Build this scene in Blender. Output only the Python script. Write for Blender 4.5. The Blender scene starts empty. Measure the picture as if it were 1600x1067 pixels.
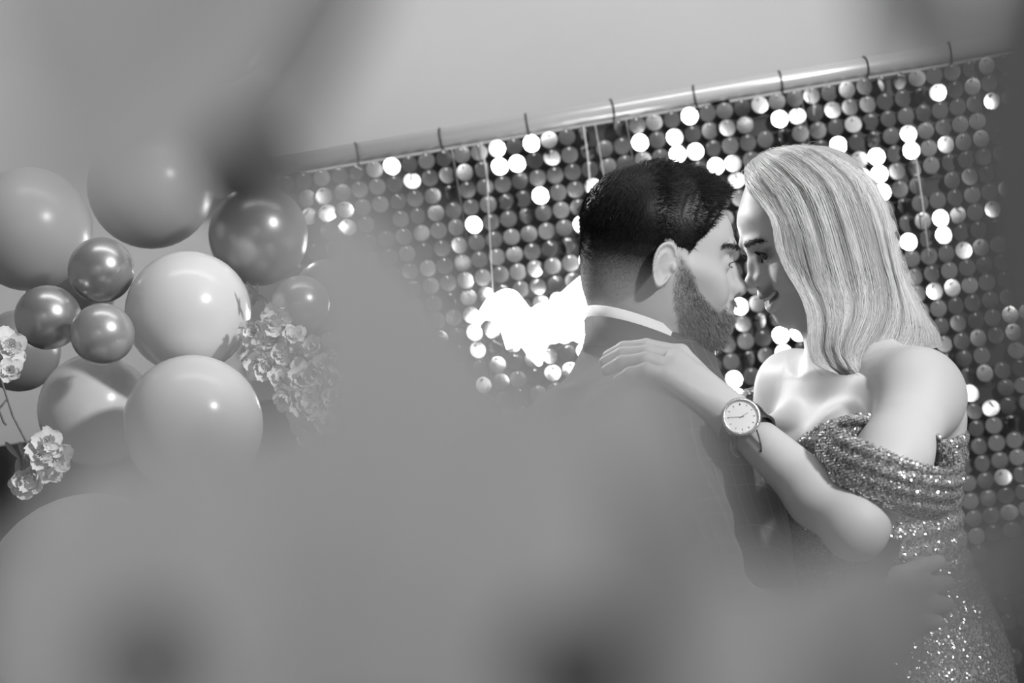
import bpy, math, random
import numpy as np
from mathutils import Vector, Matrix
random.seed(7); np.random.seed(7)
C = bpy.context.scene
COL = C.collection
# ---------------------------------------------------------------- camera
ROLL = math.radians(9.6)
CAMZ = 1.55
S = 0.0003                     # metres per pixel (1600 wide) at one metre
cam_d = bpy.data.cameras.new('camera'); cam = bpy.data.objects.new('camera', cam_d); COL.objects.link(cam)
cam_d.sensor_width = 36; cam_d.lens = 75; cam_d.clip_start = 0.01
_r = Vector((math.cos(ROLL), 0, -math.sin(ROLL))); _u = Vector((math.sin(ROLL), 0, math.cos(ROLL))); _b = Vector((0, -1, 0))
m = Matrix.Identity(4)
for i in range(3):
    m[i][0] = _r[i]; m[i][1] = _u[i]; m[i][2] = _b[i]
m[2][3] = CAMZ
cam.matrix_world = m
C.camera = cam
cam_d.dof.use_dof = True; cam_d.dof.focus_distance = 2.55; cam_d.dof.aperture_fstop = 5.8
def P(px, py, d):
    u = (px - 800) * S * d; v = (533.5 - py) * S * d
    return Vector((u * math.cos(ROLL) + v * math.sin(ROLL), d, -u * math.sin(ROLL) + v * math.cos(ROLL) + CAMZ))
# ---------------------------------------------------------------- exposure, world, lights
vs = C.view_settings; vs.view_transform = 'Standard'; vs.look = 'None'; vs.exposure = 0.35; vs.gamma = 1.0; vs.use_curve_mapping = False
C.cycles.use_denoising = True
C.cycles.max_bounces = 8
C.cycles.sample_clamp_indirect = 4.0
W = bpy.data.worlds.new('world'); C.world = W; W.use_nodes = True
WB = W.node_tree.nodes['Background']; WB.inputs[0].default_value = (1, 1, 1, 1); WB.inputs[1].default_value = 0.22
def area(name, loc, target, size, power, size_y=None):
    l = bpy.data.lights.new(name, 'AREA'); l.energy = power; l.size = size
    if size_y: l.shape = 'RECTANGLE'; l.size_y = size_y
    o = bpy.data.objects.new(name, l); COL.objects.link(o); o.location = loc
    o.rotation_euler = (Vector(target) - Vector(loc)).to_track_quat('-Z', 'Y').to_euler(); return o
KEY = Vector((1.6, 1.05, 2.45))
area('key_flash', KEY, (0.2, 2.6, 1.5), 0.15, 34)
OVER = Vector((-0.45, 3.3, 2.2))
_l = bpy.data.lights.new('back_flash', 'SPOT'); _l.energy = 60; _l.shadow_soft_size = 0.10; _l.spot_size = math.radians(52); _l.spot_blend = 0.5
_o = bpy.data.objects.new('back_flash', _l); COL.objects.link(_o); _o.location = OVER; _o.rotation_euler = (Vector((0.36, 2.6, 1.5)) - OVER).to_track_quat('-Z', 'Y').to_euler()
area('added_leaf_fill', (-0.22, -0.28, 1.86), (0.0, 0.25, 1.55), 0.2, 0.78)  # unseen fill lamp added to brighten the leaves near the lens
area('wall_wash', (0.2, 2.5, 2.75), (0.0, 3.7, 2.3), 1.6, 6, 0.3)
# ---------------------------------------------------------------- materials (the photograph is black and white)
def nt(name):
    m = bpy.data.materials.new(name); m.use_nodes = True
    return m, m.node_tree, m.node_tree.nodes['Principled BSDF']
def mat(name, v, rough=0.5, metal=0.0, spec=0.5, coat=0.0, sss=0.0, var=0.0, vscale=20, bump=0.0, bscale=200, trans=0.0, sheen=0.0):
    m, t, b = nt(name)
    b.inputs['Base Color'].default_value = (v, v, v, 1); b.inputs['Roughness'].default_value = rough
    b.inputs['Metallic'].default_value = metal; b.inputs['Specular IOR Level'].default_value = spec
    b.inputs['Coat Weight'].default_value = coat; b.inputs['Coat Roughness'].default_value = 0.05
    b.inputs['Sheen Weight'].default_value = sheen
    if sss: b.inputs['Subsurface Weight'].default_value = sss; b.inputs['Subsurface Radius'].default_value = (1, 1, 1); b.inputs['Subsurface Scale'].default_value = 0.006
    if trans: b.inputs['Transmission Weight'].default_value = trans
    tc = t.nodes.new('ShaderNodeTexCoord')
    if var:
        n = t.nodes.new('ShaderNodeTexNoise'); n.inputs['Scale'].default_value = vscale; n.inputs['Detail'].default_value = 4
        r = t.nodes.new('ShaderNodeMapRange'); r.inputs[1].default_value = 0.3; r.inputs[2].default_value = 0.7
        r.inputs[3].default_value = max(0, v - var); r.inputs[4].default_value = min(1, v + var)
        t.links.new(tc.outputs['Object'], n.inputs[0]); t.links.new(n.outputs[0], r.inputs[0]); t.links.new(r.outputs[0], b.inputs['Base Color'])
    if bump:
        n = t.nodes.new('ShaderNodeTexNoise'); n.inputs['Scale'].default_value = bscale; n.inputs['Detail'].default_value = 3
        k = t.nodes.new('ShaderNodeBump'); k.inputs['Strength'].default_value = bump; k.inputs['Distance'].default_value = 0.001
        t.links.new(tc.outputs['Object'], n.inputs[0]); t.links.new(n.outputs[0], k.inputs['Height']); t.links.new(k.outputs[0], b.inputs['Normal'])
    return m
def emis(name, v, s):
    m, t, b = nt(name); b.inputs['Base Color'].default_value = (v, v, v, 1)
    b.inputs['Emission Color'].default_value = (1, 1, 1, 1); b.inputs['Emission Strength'].default_value = s; return m
def attr_mat(name, attr, rough, lo, hi, spec=0.5, aniso=0.0, sheen=0.0, metal=0.0):
    m, t, b = nt(name); a = t.nodes.new('ShaderNodeAttribute'); a.attribute_name = attr
    r = t.nodes.new('ShaderNodeMapRange'); r.inputs[3].default_value = lo; r.inputs[4].default_value = hi
    t.links.new(a.outputs['Fac'], r.inputs[0]); t.links.new(r.outputs[0], b.inputs['Base Color'])
    b.inputs['Roughness'].default_value = rough; b.inputs['Specular IOR Level'].default_value = spec; b.inputs['Sheen Weight'].default_value = sheen; b.inputs['Metallic'].default_value = metal
    return m
# ---------------------------------------------------------------- object helpers
def link(name, me, parent=None, mats=None):
    o = bpy.data.objects.new(name, me); COL.objects.link(o)
    if mats is not None:
        for q in (mats if isinstance(mats, (list, tuple)) else [mats]): me.materials.append(q)
    if parent is not None: o.parent = parent
    return o
def tag(o, label=None, cat=None, group=None, kind=None):
    if label: o['label'] = label
    if cat: o['category'] = cat
    if group: o['group'] = group
    if kind: o['kind'] = kind
    return o
def empty(name, loc=(0, 0, 0), parent=None):
    o = bpy.data.objects.new(name, None); COL.objects.link(o); o.location = loc; o.empty_display_size = 0.05
    if parent is not None: o.parent = parent
    return o
def mesh(name, V, F, smooth=True):
    me = bpy.data.meshes.new(name)
    V = np.asarray(V, np.float32)
    if isinstance(F, np.ndarray):
        n = F.shape[1]; nf = len(F)
        me.vertices.add(len(V)); me.vertices.foreach_set('co', V.ravel())
        me.loops.add(nf * n); me.loops.foreach_set('vertex_index', F.astype(np.int32).ravel())
        me.polygons.add(nf); me.polygons.foreach_set('loop_start', np.arange(0, nf * n, n, dtype=np.int32))
        me.update(calc_edges=True); me.validate()
    else:
        me.from_pydata([tuple(map(float, v)) for v in V], [], F)
    if smooth: me.polygons.foreach_set('use_smooth', np.ones(len(me.polygons), bool))
    me.update(); return me
class MB:
    """collects simple shapes into one mesh"""
    def __init__(s): s.v = []; s.f = []
    def add(s, V, F):
        n = len(s.v); s.v += [tuple(v) for v in V]; s.f += [tuple(i + n for i in f) for f in F]; return s
    def box(s, c, size, M=None):
        c = Vector(c); V = [Vector((x * size[0] / 2, y * size[1] / 2, z * size[2] / 2)) for x in (-1, 1) for y in (-1, 1) for z in (-1, 1)]
        if M is not None: V = [M @ v for v in V]
        return s.add([c + v for v in V], [(0, 1, 3, 2), (4, 6, 7, 5), (0, 4, 5, 1), (2, 3, 7, 6), (0, 2, 6, 4), (1, 5, 7, 3)])
    def tube(s, pts, r, n=8, caps=True):
        pts = [Vector(p) for p in pts]; k = len(pts); rr = r if hasattr(r, '__len__') else [r] * k
        V = []; F = []; a = None
        for i, p in enumerate(pts):
            d = (pts[min(i + 1, k - 1)] - pts[max(i - 1, 0)]).normalized()
            if a is None:
                a = d.orthogonal().normalized()
            a = (a - d * a.dot(d)).normalized(); b = d.cross(a)
            V += [p + (a * math.cos(2 * math.pi * j / n) + b * math.sin(2 * math.pi * j / n)) * rr[i] for j in range(n)]
        for i in range(k - 1):
            for j in range(n):
                F.append((i * n + j, i * n + (j + 1) % n, (i + 1) * n + (j + 1) % n, (i + 1) * n + j))
        if caps: F += [tuple(range(n))[::-1], tuple(range((k - 1) * n, k * n))]
        return s.add(V, F)
    def build(s, name, m, parent=None, smooth=True):
        return link(name, mesh(name, s.v, s.f, smooth), parent, m)
def rot_to(n, up=Vector((0, 0, 1))):
    n = Vector(n).normalized(); x = up.cross(n).normalized(); y = n.cross(x)
    return Matrix((x, y, n)).transposed()
# ---------------------------------------------------------------- the setting
WALLD = 3.6
M_wall = mat('pale_plaster', 0.62, 0.9, spec=0.1, var=0.02, vscale=3, bump=0.2, bscale=60)
M_floor = mat('grey_floor', 0.25, 0.6, var=0.04, vscale=8)
def plane(name, V, m):
    o = link(name, mesh(name, V, [(0, 1, 2, 3)], False), None, m); tag(o, kind='structure'); return o
WY = 3.78; XL, XR, YB, ZT = -2.6, 3.0, -2.2, 2.9
plane('wall_back', [(XL, WY, 0), (XR, WY, 0), (XR, WY, ZT), (XL, WY, ZT)], M_wall)
plane('wall_left', [(XL, YB, 0), (XL, WY, 0), (XL, WY, ZT), (XL, YB, ZT)], M_wall)
plane('wall_right', [(XR, WY, 0), (XR, YB, 0), (XR, YB, ZT), (XR, WY, ZT)], M_wall)
plane('floor', [(XL, YB, 0), (XR, YB, 0), (XR, WY, 0), (XL, WY, 0)], M_floor)
plane('ceiling', [(XL, YB, ZT), (XL, WY, ZT), (XR, WY, ZT), (XR, YB, ZT)], M_wall)
tag(MB().box((0.2, WY - 0.008, 0.05), (5.6, 0.016, 0.10)).build('baseboard_back', mat('white_trim', 0.7, 0.5), None, False), kind='structure')
# ---------------------------------------------------------------- shimmer wall of hanging discs
M_disc = mat('mirror_disc', 0.50, 0.17, metal=1.0, var=0.10, vscale=9, bump=0.35, bscale=26)
M_black = mat('black_backing', 0.03, 0.5)
M_peg = mat('clear_peg', 0.95, 0.15, spec=1.0)
PITCH = 0.030
O = P(611.8, 260.5, WALLD)
shim = empty('shimmer_wall', (0.42, WALLD + 0.03, 0.0))
tag(shim, 'glittering backdrop of round mirror discs hanging below the pale bar behind the couple', 'backdrop')
def proj(v):
    v = Vector(v) - Vector((0, 0, CAMZ)); u = v.dot(_r) / v.y / S; w = v.dot(_u) / v.y / S
    return 800 + u, 533.5 - w
bright = [(611,260),(830,223),(780,258),(808,256),(844,305),(740,350),(1000,224),(1075,184),(1057,242),(1113,258),(1230,187),(1318,225),(1325,250),(1352,268),
 (1374,243),(1377,271),(1382,298),(1424,236),(1422,372),(1146,478),(1138,587),(1212,524),(1236,522),(1212,550),(1143,615),(1470,333),(928,408)]
mid = [(869,300),(895,410),(1030,190),(1021,190),(700,270),(887,405),(870,355),(900,460),(1165,510),(1183,480),(1404,292),(1431,430),(1455,425),(1395,395),(1407,265),(1391,188),(1264,208),(575,290),(500,280),(595,318),(627,342),(1185,550),(840,440),(810,440),(1510,640),(1530,685),(1500,820),(1560,760),(1580,808),(1100,560)]
seg = 22
dv = [(0, 0, -0.0007)] + [(0.0143 * math.cos(2 * math.pi * k / seg), 0.0143 * math.sin(2 * math.pi * k / seg), 0) for k in range(seg)]
# local: disc in its xy plane, +z is its face
dvb = [(v[0], v[1], v[2] + 0.0) for v in dv]
dV = [(0, 0, 0.0005)] + [(0.0143 * math.cos(2 * math.pi * k / seg), 0.0143 * math.sin(2 * math.pi * k / seg), 0) for k in range(seg)] + [(0.0143 * math.cos(2 * math.pi * k / seg), 0.0143 * math.sin(2 * math.pi * k / seg), -0.0004) for k in range(seg)]
dV += dV[1:1 + seg]; dF = [(0, 1 + k, 1 + (k + 1) % seg) for k in range(seg)] + [(1 + 2 * seg + k, 1 + seg + k, 1 + seg + (k + 1) % seg, 1 + 2 * seg + (k + 1) % seg) for k in range(seg)]
disc_me = mesh('sequin_disc', dV, dF); disc_me.materials.append(M_disc)
NX0, NX1, NZ1 = -6, 44, 36
X_L = O.x + (NX0 - 0.5) * PITCH; X_R = O.x + (NX1 + 0.5) * PITCH; Z_T = O.z + 0.5 * PITCH + 0.004; Z_B = O.z - (NZ1 + 0.5) * PITCH
# backing panels, 10 x 10 discs each
panels = {}
for pi in range((NX1 - NX0 + 1 + 9) // 10):
    for pj in range((NZ1 + 10) // 10):
        x0 = X_L + pi * 0.3; x1 = min(x0 + 0.3, X_R); z1 = Z_T - 0.004 - pj * 0.3; z0 = max(z1 - 0.3, Z_B)
        b = MB().box(((x0 + x1) / 2 - shim.location.x, -0.008, (z0 + z1) / 2), (x1 - x0 - 0.002, 0.004, z1 - z0 - 0.002))
        # shallow grid ribs the pegs sit on
        for k in range(10):
            b.box(((x0 + x1) / 2 - shim.location.x, -0.012, z1 - 0.006 - k * 0.03), (x1 - x0 - 0.002, 0.004, 0.002))
        panels[(pi, pj)] = b.build('backing_panel', M_black, shim, False)
def seen(px, py):
    if not (430 < px < 1620 and 60 < py < 1090): return 0
    if px > 1500: s = 1.2 if 560 < py < 880 else 0.8
    else: s = 2
    if px < 1130 and py > 590: return 0.1
    if px < 740 and py > 300 + (px - 500) * 0.9: return 0.15
    if 930 < px < 1130 and 260 < py < 600: return 0.05
    if 1180 < px < 1460 and 300 < py < 1000 and px > 1180 + max(0, (650 - py)) * 0.3 and px < 1250 + (py - 100) * 0.5: return 0.05
    return s
cells = []
for i in range(NX0, NX1 + 1):
    for j in range(NZ1 + 1):
        p = Vector((O.x + i * PITCH, WALLD, O.z - j * PITCH)); px, py = proj(p); cells.append((seen(px, py) - 0.0001 * abs(px - 1100) / 1000, i, j, p, px, py))
cells.sort(key=lambda c: -c[0])
def key_of(lst):
    out = set()
    for a, b in lst:
        best = min(cells, key=lambda c: (c[4] - a) ** 2 + (c[5] - b) ** 2); out.add((best[1], best[2]))
    return out
KB = key_of(bright); KM = key_of(mid)
pegs = MB(); restV = []; restF = []
rng = random.Random(5)
for n, (sc, i, j, p, px, py) in enumerate(cells):
    tocam = (Vector((0, 0, CAMZ)) - p).normalized()
    if (i, j) in KB or (i, j) in KM:
        L = (KEY - p).normalized(); nn = (tocam + L).normalized()
        if (i, j) in KM: nn = (nn + Vector((rng.uniform(.10, .20) * rng.choice((-1, 1)), 0, rng.uniform(-.1, .1)))).normalized()
    else:
        yaw = rng.gauss(0, 0.20); pit = rng.gauss(0.05, 0.12)
        if rng.random() < 0.12: yaw += rng.choice((-1, 1)) * rng.uniform(0.4, 1.0)
        if rng.random() < 0.03: continue
        nn = Vector((math.sin(yaw), -math.cos(yaw) * math.cos(pit), math.sin(pit)))
    R = rot_to(nn) @ Matrix.Rotation(rng.uniform(0, 6.28), 3, 'Z')
    q = p + Vector((rng.uniform(-.0006, .0006), rng.uniform(-.002, .003), rng.uniform(-.0006, .0006)))
    if n < 300:
        pan = panels[((i - NX0) // 10, j // 10)]
        o = bpy.data.objects.new('sequin_disc', disc_me); COL.objects.link(o); o.parent = pan
        o.matrix_local = Matrix.Translation(q - shim.location) @ R.to_4x4()
    elif px > 330 and py < 1110:
        b0 = len(restV); restV += [tuple(q - shim.location + R @ Vector(v)) for v in dV]; restF += [tuple(a + b0 for a in f) for f in dF]
    if px > 400 and py < 1100:
        c = p - shim.location + Vector((0, -0.0065, 0.0100)); r = 0.0021
        V = [c + Vector(v) * r for v in ((0, -1, 0), (1, 0, 0), (.3, 0, .95), (-.8, 0, .6), (-.8, 0, -.6), (.3, 0, -.95))]
        V += [c + Vector((0, 0.028, 0)) + Vector(v) * r * 0.5 for v in ((1, 0, 0), (.3, 0, .95), (-.8, 0, .6), (-.8, 0, -.6), (.3, 0, -.95))]
        pegs.add(V, [(0, 1 + (k + 1) % 5, 1 + k) for k in range(5)] + [(1 + k, 1 + (k + 1) % 5, 6 + (k + 1) % 5, 6 + k) for k in range(5)])
o = link('sequin_discs', mesh('sequin_discs', restV, restF), shim, M_disc); tag(o, kind='stuff')
o = pegs.build('hanging_pegs', M_peg, shim); tag(o, kind='stuff')
# supporting frame reaching the floor
fr = MB()
for x in (X_L + 0.02, (X_L + X_R) / 2, X_R - 0.02): fr.box((x - shim.location.x, 0.02, (O.z + 0.04) / 2), (0.03, 0.03, O.z + 0.04))
fr.build('support_frame', M_black, shim, False)
# bar with cable ties
M_bar = mat('satin_white_bar', 0.72, 0.28, metal=0.35)
bar = empty('hanging_bar', (0, WALLD, 0))
tag(bar, 'pale satin tube across the top of the disc backdrop, bound with thin black ties', 'rail')
A = P(557, 236, WALLD); B = P(1486, 84, WALLD); zb = (A.z + B.z) / 2; RB = 0.0165
MB().tube([(X_L - 0.02, 0.005, zb), (X_R + 0.1, 0.005, zb)], RB, 24).build('tube', M_bar, bar)
M_tie = mat('black_tie', 0.02, 0.4)
for k in range(-1, 9):
    x = A.x + (B.x - A.x) * k / 7 + rng.uniform(-.003, .003); tl = rng.uniform(-.12, .12)
    t = MB(); n = 20
    t.tube([(x + 0.004 * math.cos(a) * tl * 6, 0.005 + (RB + .0012) * math.cos(a), zb + (RB + .0012) * math.sin(a)) for a in [2 * math.pi * q / n for q in range(n + 1)]], 0.0016, 6, False)
    t.tube([(x, 0.005 - 0.006, zb - RB), (x + .002, 0.01, zb - RB - 0.012)], 0.0014, 6)
    t.build('cable_tie', M_tie, bar)
# clear film strips that hang between the panels
M_film = mat('clear_film', 0.8, 0.1, spec=0.6)
for k, (x0, y0, x1, y1) in enumerate([(752, 222, 764, 300), (912, 198, 922, 285), (1430, 235, 1452, 400), (1268, 145, 1272, 180)]):
    a = P(x0, y0, WALLD - 0.012); b = P(x1, y1, WALLD - 0.012)
    s = MB(); s.tube([a - shim.location, (a + b) / 2 - shim.location + Vector((.001, -.002, 0)), b - shim.location], 0.0013, 5)
    s.build('nylon_thread', M_film, shim)
# dark drape added to fill the gap left of the discs, behind the balloons
M_sheet = mat('dark_sheet', 0.05, 0.9, var=0.01)
xs = np.linspace(-1.75, X_L - 0.03, 90); V = []; F = []
for z in (0.01, 0.8, 1.52):
    for k, x in enumerate(xs): V.append((x, WALLD + 0.06 + 0.022 * math.sin(x * 52 + 0.6 * math.sin(x * 17)) , z))
n = len(xs)
for r in range(2):
    for k in range(n - 1): F.append((r * n + k, r * n + k + 1, (r + 1) * n + k + 1, (r + 1) * n + k))
o = link('dark_sheet', mesh('dark_sheet', V, F), None, M_sheet); tag(o, 'dark pleated sheet filling the gap low behind the balloons at the left', 'sheet')
# ---------------------------------------------------------------- neon sign
M_neon = emis('neon_tube', 1, 30.0); M_glow = emis('lit_acrylic', 0.9, 8.0)
neon = empty('neon_sign', P(840, 500, 3.48))
tag(neon, 'glowing white script neon sign on a cut-out panel behind the man in the suit', 'sign')
ND = 3.48
outl = [(741,506),(750,484),(762,467),(776,458),(790,452),(806,456),(818,470),(829,482),(840,476),(856,472),(872,462),(890,446),(915,425),(945,400),(975,385),(1000,400),(1010,450),(1000,520),(960,545),(930,540),(905,536),(892,530),(872,530),(858,537),(850,552),(846,570),(838,572),(826,556),(812,541),(800,526),(788,512),(772,501),(756,496)]
def smooth_poly(pts, n=4):
    out = []; k = len(pts)
    for i in range(k):
        p0, p1, p2, p3 = [Vector(pts[(i + q) % k] + (0,)) for q in (-1, 0, 1, 2)]
        for s in range(n):
            t = s / n; out.append(0.5 * ((2 * p1) + (p2 - p0) * t + (2 * p0 - 5 * p1 + 4 * p2 - p3) * t * t + (3 * p1 - p0 - 3 * p2 + p3) * t ** 3))
    return out
pp = smooth_poly(outl); nL = neon.location
V = [P(p.x, p.y, ND) - nL for p in pp] + [P(p.x, p.y, ND) - nL + Vector((0, 0.008, 0)) for p in pp]; n = len(pp)
link('acrylic_panel', mesh('acrylic_panel', V, [tuple(range(n))[::-1], tuple(range(n, 2 * n))] + [(i, (i + 1) % n, n + (i + 1) % n, n + i) for i in range(n)], False), neon, M_glow)
def stroke(pts, r=0.0050):
    q = [Vector(p + (0,)) for p in pts]; out = []
    for i in range(len(q) - 1):
        p0 = q[max(0, i - 1)]; p1 = q[i]; p2 = q[i + 1]; p3 = q[min(len(q) - 1, i + 2)]
        for s in range(6):
            t = s / 6; out.append(0.5 * ((2 * p1) + (p2 - p0) * t + (2 * p0 - 5 * p1 + 4 * p2 - p3) * t * t + (3 * p1 - p0 - 3 * p2 + p3) * t ** 3))
    out.append(q[-1])
    MB().tube([P(p.x, p.y, ND - 0.008) - nL for p in out], r, 10).build('neon_stroke', M_neon, neon)
stroke([(740,522),(746,505),(756,495),(768,494),(778,503),(781,508)])
stroke([(795,545),(786,510),(784,480),(790,468),(800,470),(806,490),(808,520),(822,545),(836,562)])
stroke([(836,562),(828,545),(820,530),(824,524),(836,532),(848,528),(858,500),(862,486),(852,484),(846,500),(850,524),(866,532),(880,518),(890,490)])
stroke([(890,490),(884,520),(892,528),(905,510),(920,480),(935,450),(950,425),(965,440),(950,480),(930,510),(940,525),(965,515),(985,480)])
stroke([(905,470),(925,440),(955,415),(985,405)])
MB().tube([P(770, 470, ND + .004) - nL, P(760, 255, WALLD - .02) - nL], 0.0008, 5).build('hanging_wire', M_film, neon)
MB().tube([P(965, 400, ND + .004) - nL, P(930, 195, WALLD - .02) - nL], 0.0008, 5).build('hanging_wire', M_film, neon)
# ---------------------------------------------------------------- balloons
def balloon_mesh(stretch=1.06):
    V = []; F = []; nu, nv = 40, 24
    for j in range(1, nv):
        t = math.pi * j / nv; z = math.cos(t); r = math.sin(t)
        if z < 0: r *= 1 - 0.10 * (-z) ** 1.5 * 1.0; z *= 1.10
        for i in range(nu):
            a = 2 * math.pi * i / nu; V.append((r * math.cos(a), r * math.sin(a), z * stretch))
    top = len(V); V.append((0, 0, stretch)); bot = len(V); V.append((0, 0, -1.1 * stretch))
    for j in range(nv - 2):
        for i in range(nu): F.append((j * nu + i, (j + 1) * nu + i, (j + 1) * nu + (i + 1) % nu, j * nu + (i + 1) % nu))
    for i in range(nu): F.append((top, i, (i + 1) % nu)); F.append((bot, (nv - 2) * nu + (i + 1) % nu, (nv - 2) * nu + i))
    return mesh('balloon', V, F)
BM = balloon_mesh()
kb = MB(); kb.tube([(0, 0, -1.12), (0, 0, -1.17), (0, 0, -1.19), (0, 0, -1.24), (0, 0, -1.27)], [0.10, 0.045, 0.06, 0.05, 0.10], 10)
KM_ = mesh('knot', kb.v, kb.f)
B_white = mat('white_latex', 0.80, 0.22, spec=0.5, sss=0.3)
B_matte = mat('pastel_latex', 0.50, 0.3, spec=0.5)
B_grey = mat('grey_latex', 0.30, 0.25, spec=0.5)
B_chrome = mat('chrome_latex', 0.50, 0.30, metal=0.75)
B_pearl = mat('pearl_latex', 0.55, 0.3, metal=0.55)
B_dark = mat('dark_glossy_latex', 0.16, 0.15, spec=0.7)
B_clear = mat('glossy_latex', 0.48, 0.3, spec=0.5)
BL = [ # x, y, r, depth, material, label
 (46,358,100,2.72,B_matte,'large pastel balloon with a soft flash spot at the left edge, upper one'),
 (236,290,102,2.86,B_clear,'large glossy balloon behind the pair of small chrome balloons, near the top left'),
 (158,422,53,2.60,B_chrome,'small chrome balloon left of the large white balloon, upper of the chrome pair'),
 (75,496,52,2.56,B_chrome,'small chrome balloon nearest the left edge, lower of the chrome pair'),
 (160,522,50,2.50,B_pearl,'small matt pearl balloon directly below the upper chrome one'),
 (294,488,99,2.60,B_white,'large bright white balloon in the middle of the cluster, beside the blossoms'),
 (302,664,112,2.50,B_white,'large white balloon directly under the brightest white one'),
 (150,640,91,2.66,B_white,'white balloon behind the lower white one, next to the trailing blossom stem'),
 (404,368,80,2.74,B_chrome,'large metallic balloon with a bright streak, upper right of the white balloon'),
 (470,476,47,2.62,B_pearl,'small pearl balloon just above the white blossom spray'),
 (508,448,44,2.80,B_grey,'small grey balloon tucked behind the pearl one at the cluster edge'),
 (30,548,66,2.92,B_grey,'dark grey balloon behind the lower chrome balloon at the left edge'),
 (148,945,180,2.40,B_clear,'very large glossy balloon filling the lower left corner'),
 (440,905,102,2.62,B_matte,'pale balloon with a single bright flash spot low in the cluster'),
 (330,1090,60,2.50,B_white,'white balloon peeking in at the bottom edge'),
 (112,442,74,3.05,B_grey,'grey balloon at the back, showing only in the gaps around the two small chrome ones'),
 (332,30,104,2.90,B_matte,'large pastel balloon touching the top edge of the picture'),
]
for k, (x, y, r, d, m, lab) in enumerate(BL):
    e = link('balloon', BM.copy(), None, m); e.location = P(x, y, d); s = r * S * d / 1.03
    e.scale = (s, s, s); ax = Vector((random.uniform(-.5, .5), -0.9, random.uniform(-.1, .5)))
    e.rotation_euler = ax.to_track_quat('Z', 'Y').to_euler()
    kn = link('knot', KM_.copy(), e, m)
    tag(e, lab, 'balloon', 'balloons of the garland at the left')
# ---------------------------------------------------------------- silk blossoms
M_petal = mat('silk_petal', 0.92, 0.7, spec=0.2, var=0.06, vscale=90, sss=0.2)
M_stem = mat('brown_stem', 0.22, 0.7, var=0.06, vscale=120)
M_leaf = mat('silk_leaf', 0.14, 0.6)
def petal_mesh(L=0.017, Wd=0.019, cup=0.35, fr=0.0018):
    V = []; F = []; nu, nv = 5, 5
    for i in range(nu + 1):
        t = i / nu; w = Wd / 2 * max(.16, math.sin(math.pi * (0.06 + t * 0.80) ** 1.15)) ** 0.65
        for j in range(nv + 1):
            s = j / nv * 2 - 1
            V.append((s * w, L * t - (0.15 * L * (1 - s * s) * -1 if i == nu else 0) , cup * L * t * t * 0.6 + cup * abs(s) ** 2 * w * 0.8 + fr * math.sin(s * 7 + t * 9) * t))
    for i in range(nu):
        for j in range(nv): a = i * (nv + 1) + j; F.append((a, a + 1, a + nv + 2, a + nv + 1))
    return mesh('petal', V, F)
PET = [petal_mesh(), petal_mesh(0.015, 0.017, 0.6, 0.002), petal_mesh(0.018, 0.018, 0.15, 0.0024)]
for p_ in PET: p_.materials.append(M_petal)
core_me = None
def blossom(parent, loc, nrm, scale, rnd):
    global core_me
    if core_me is None:
        c = MB()
        for a in range(7):
            t = a * 0.9; c.tube([(0, 0, 0), (0.002 * math.cos(t), 0.002 * math.sin(t), 0.005), (0.0035 * math.cos(t), 0.0035 * math.sin(t), 0.007)], [0.0006, 0.0004, 0.0008], 4)
        core_me = mesh('stamen', c.v, c.f); core_me.materials.append(M_petal)
    b = bpy.data.objects.new('blossom', core_me); COL.objects.link(b); b.parent = parent; b.location = loc; b.scale = (scale,) * 3
    b.rotation_euler = Vector(nrm).to_track_quat('Z', 'Y').to_euler()
    for ring, (cnt, tilt, sc) in enumerate(((5, 0.25, 1.0), (4, 0.75, 0.75))):
        for q in range(cnt):
            o = bpy.data.objects.new('petal', rnd.choice(PET)); COL.objects.link(o); o.parent = b
            o.rotation_euler = (tilt + rnd.uniform(-.2, .2), rnd.uniform(-.2, .2), 2 * math.pi * (q + ring * .5) / cnt + rnd.uniform(-.2, .2)); o.rotation_mode = 'XYZ'
            o.scale = (sc * rnd.uniform(.85, 1.1),) * 3
rb = random.Random(11)
# spray at the right of the white balloon
def spray(base, pts, label, stems, dp, group=None):
    e = empty('blossom_spray', base); tag(e, label, 'flowers', group)
    for s in stems:
        MB().tube([P(a, b, dp + 0.0) - base for a, b in s], 0.0014, 6).build('stem', M_stem, e)
    for (x, y, sc) in pts:
        dd = dp - 0.015 + rb.uniform(-.03, .015)
        blossom(e, P(x, y, dd) - base, (rb.uniform(-.7, .7), -1, rb.uniform(-.6, .6)), sc, rb)
    return e
D1 = 2.57
pts = []
for (x, y) in [(398,520),(420,505),(436,492),(455,530),(402,548),(410,560),(440,556),(470,548),(495,545),(515,560),(500,575),(478,580),(530,590),(548,600),(455,590),(425,590),(520,620),(545,622),(495,610),(468,618),(440,620),(500,645),(470,650),(530,645),(455,645),(515,668),(485,672),(428,530),(406,578),(560,640)]:
    pts.append((x + (14 if y > 570 and x < 480 else 0) + rb.uniform(-4, 4), y + rb.uniform(-4, 4), rb.uniform(0.85, 1.15)))
spray(P(470, 640, D1), pts, 'full spray of white silk blossoms with bare stems beside the bright white balloon', [[(412,470),(425,510),(445,550),(465,600),(478,650),(490,700)],[(445,548),(455,580),(472,620)],[(500,590),(520,615),(540,650)],[(430,600),(455,615),(475,620)],[(478,650),(510,700),(520,760)],[(545,600),(560,625),(575,640)]], D1)
e = spray(P(45, 700, 2.48), [(12,545,1.3),(2,562,1.2),(14,580,.9),(72,690,1.1),(84,712,1.3),(60,712,1.1),(78,730,1.0),(45,748,1.25),(35,757,1.0),(58,745,.9)], 'trailing stem of a few white silk blossoms hanging at the left edge', [[(-5,560),(4,600),(20,650),(42,692),(55,715)],[(10,625),(-2,640),(6,660),(10,664)],[(44,695),(36,715),(36,735),(45,745)],[(55,700),(72,715),(74,740)]], 2.48)
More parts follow.
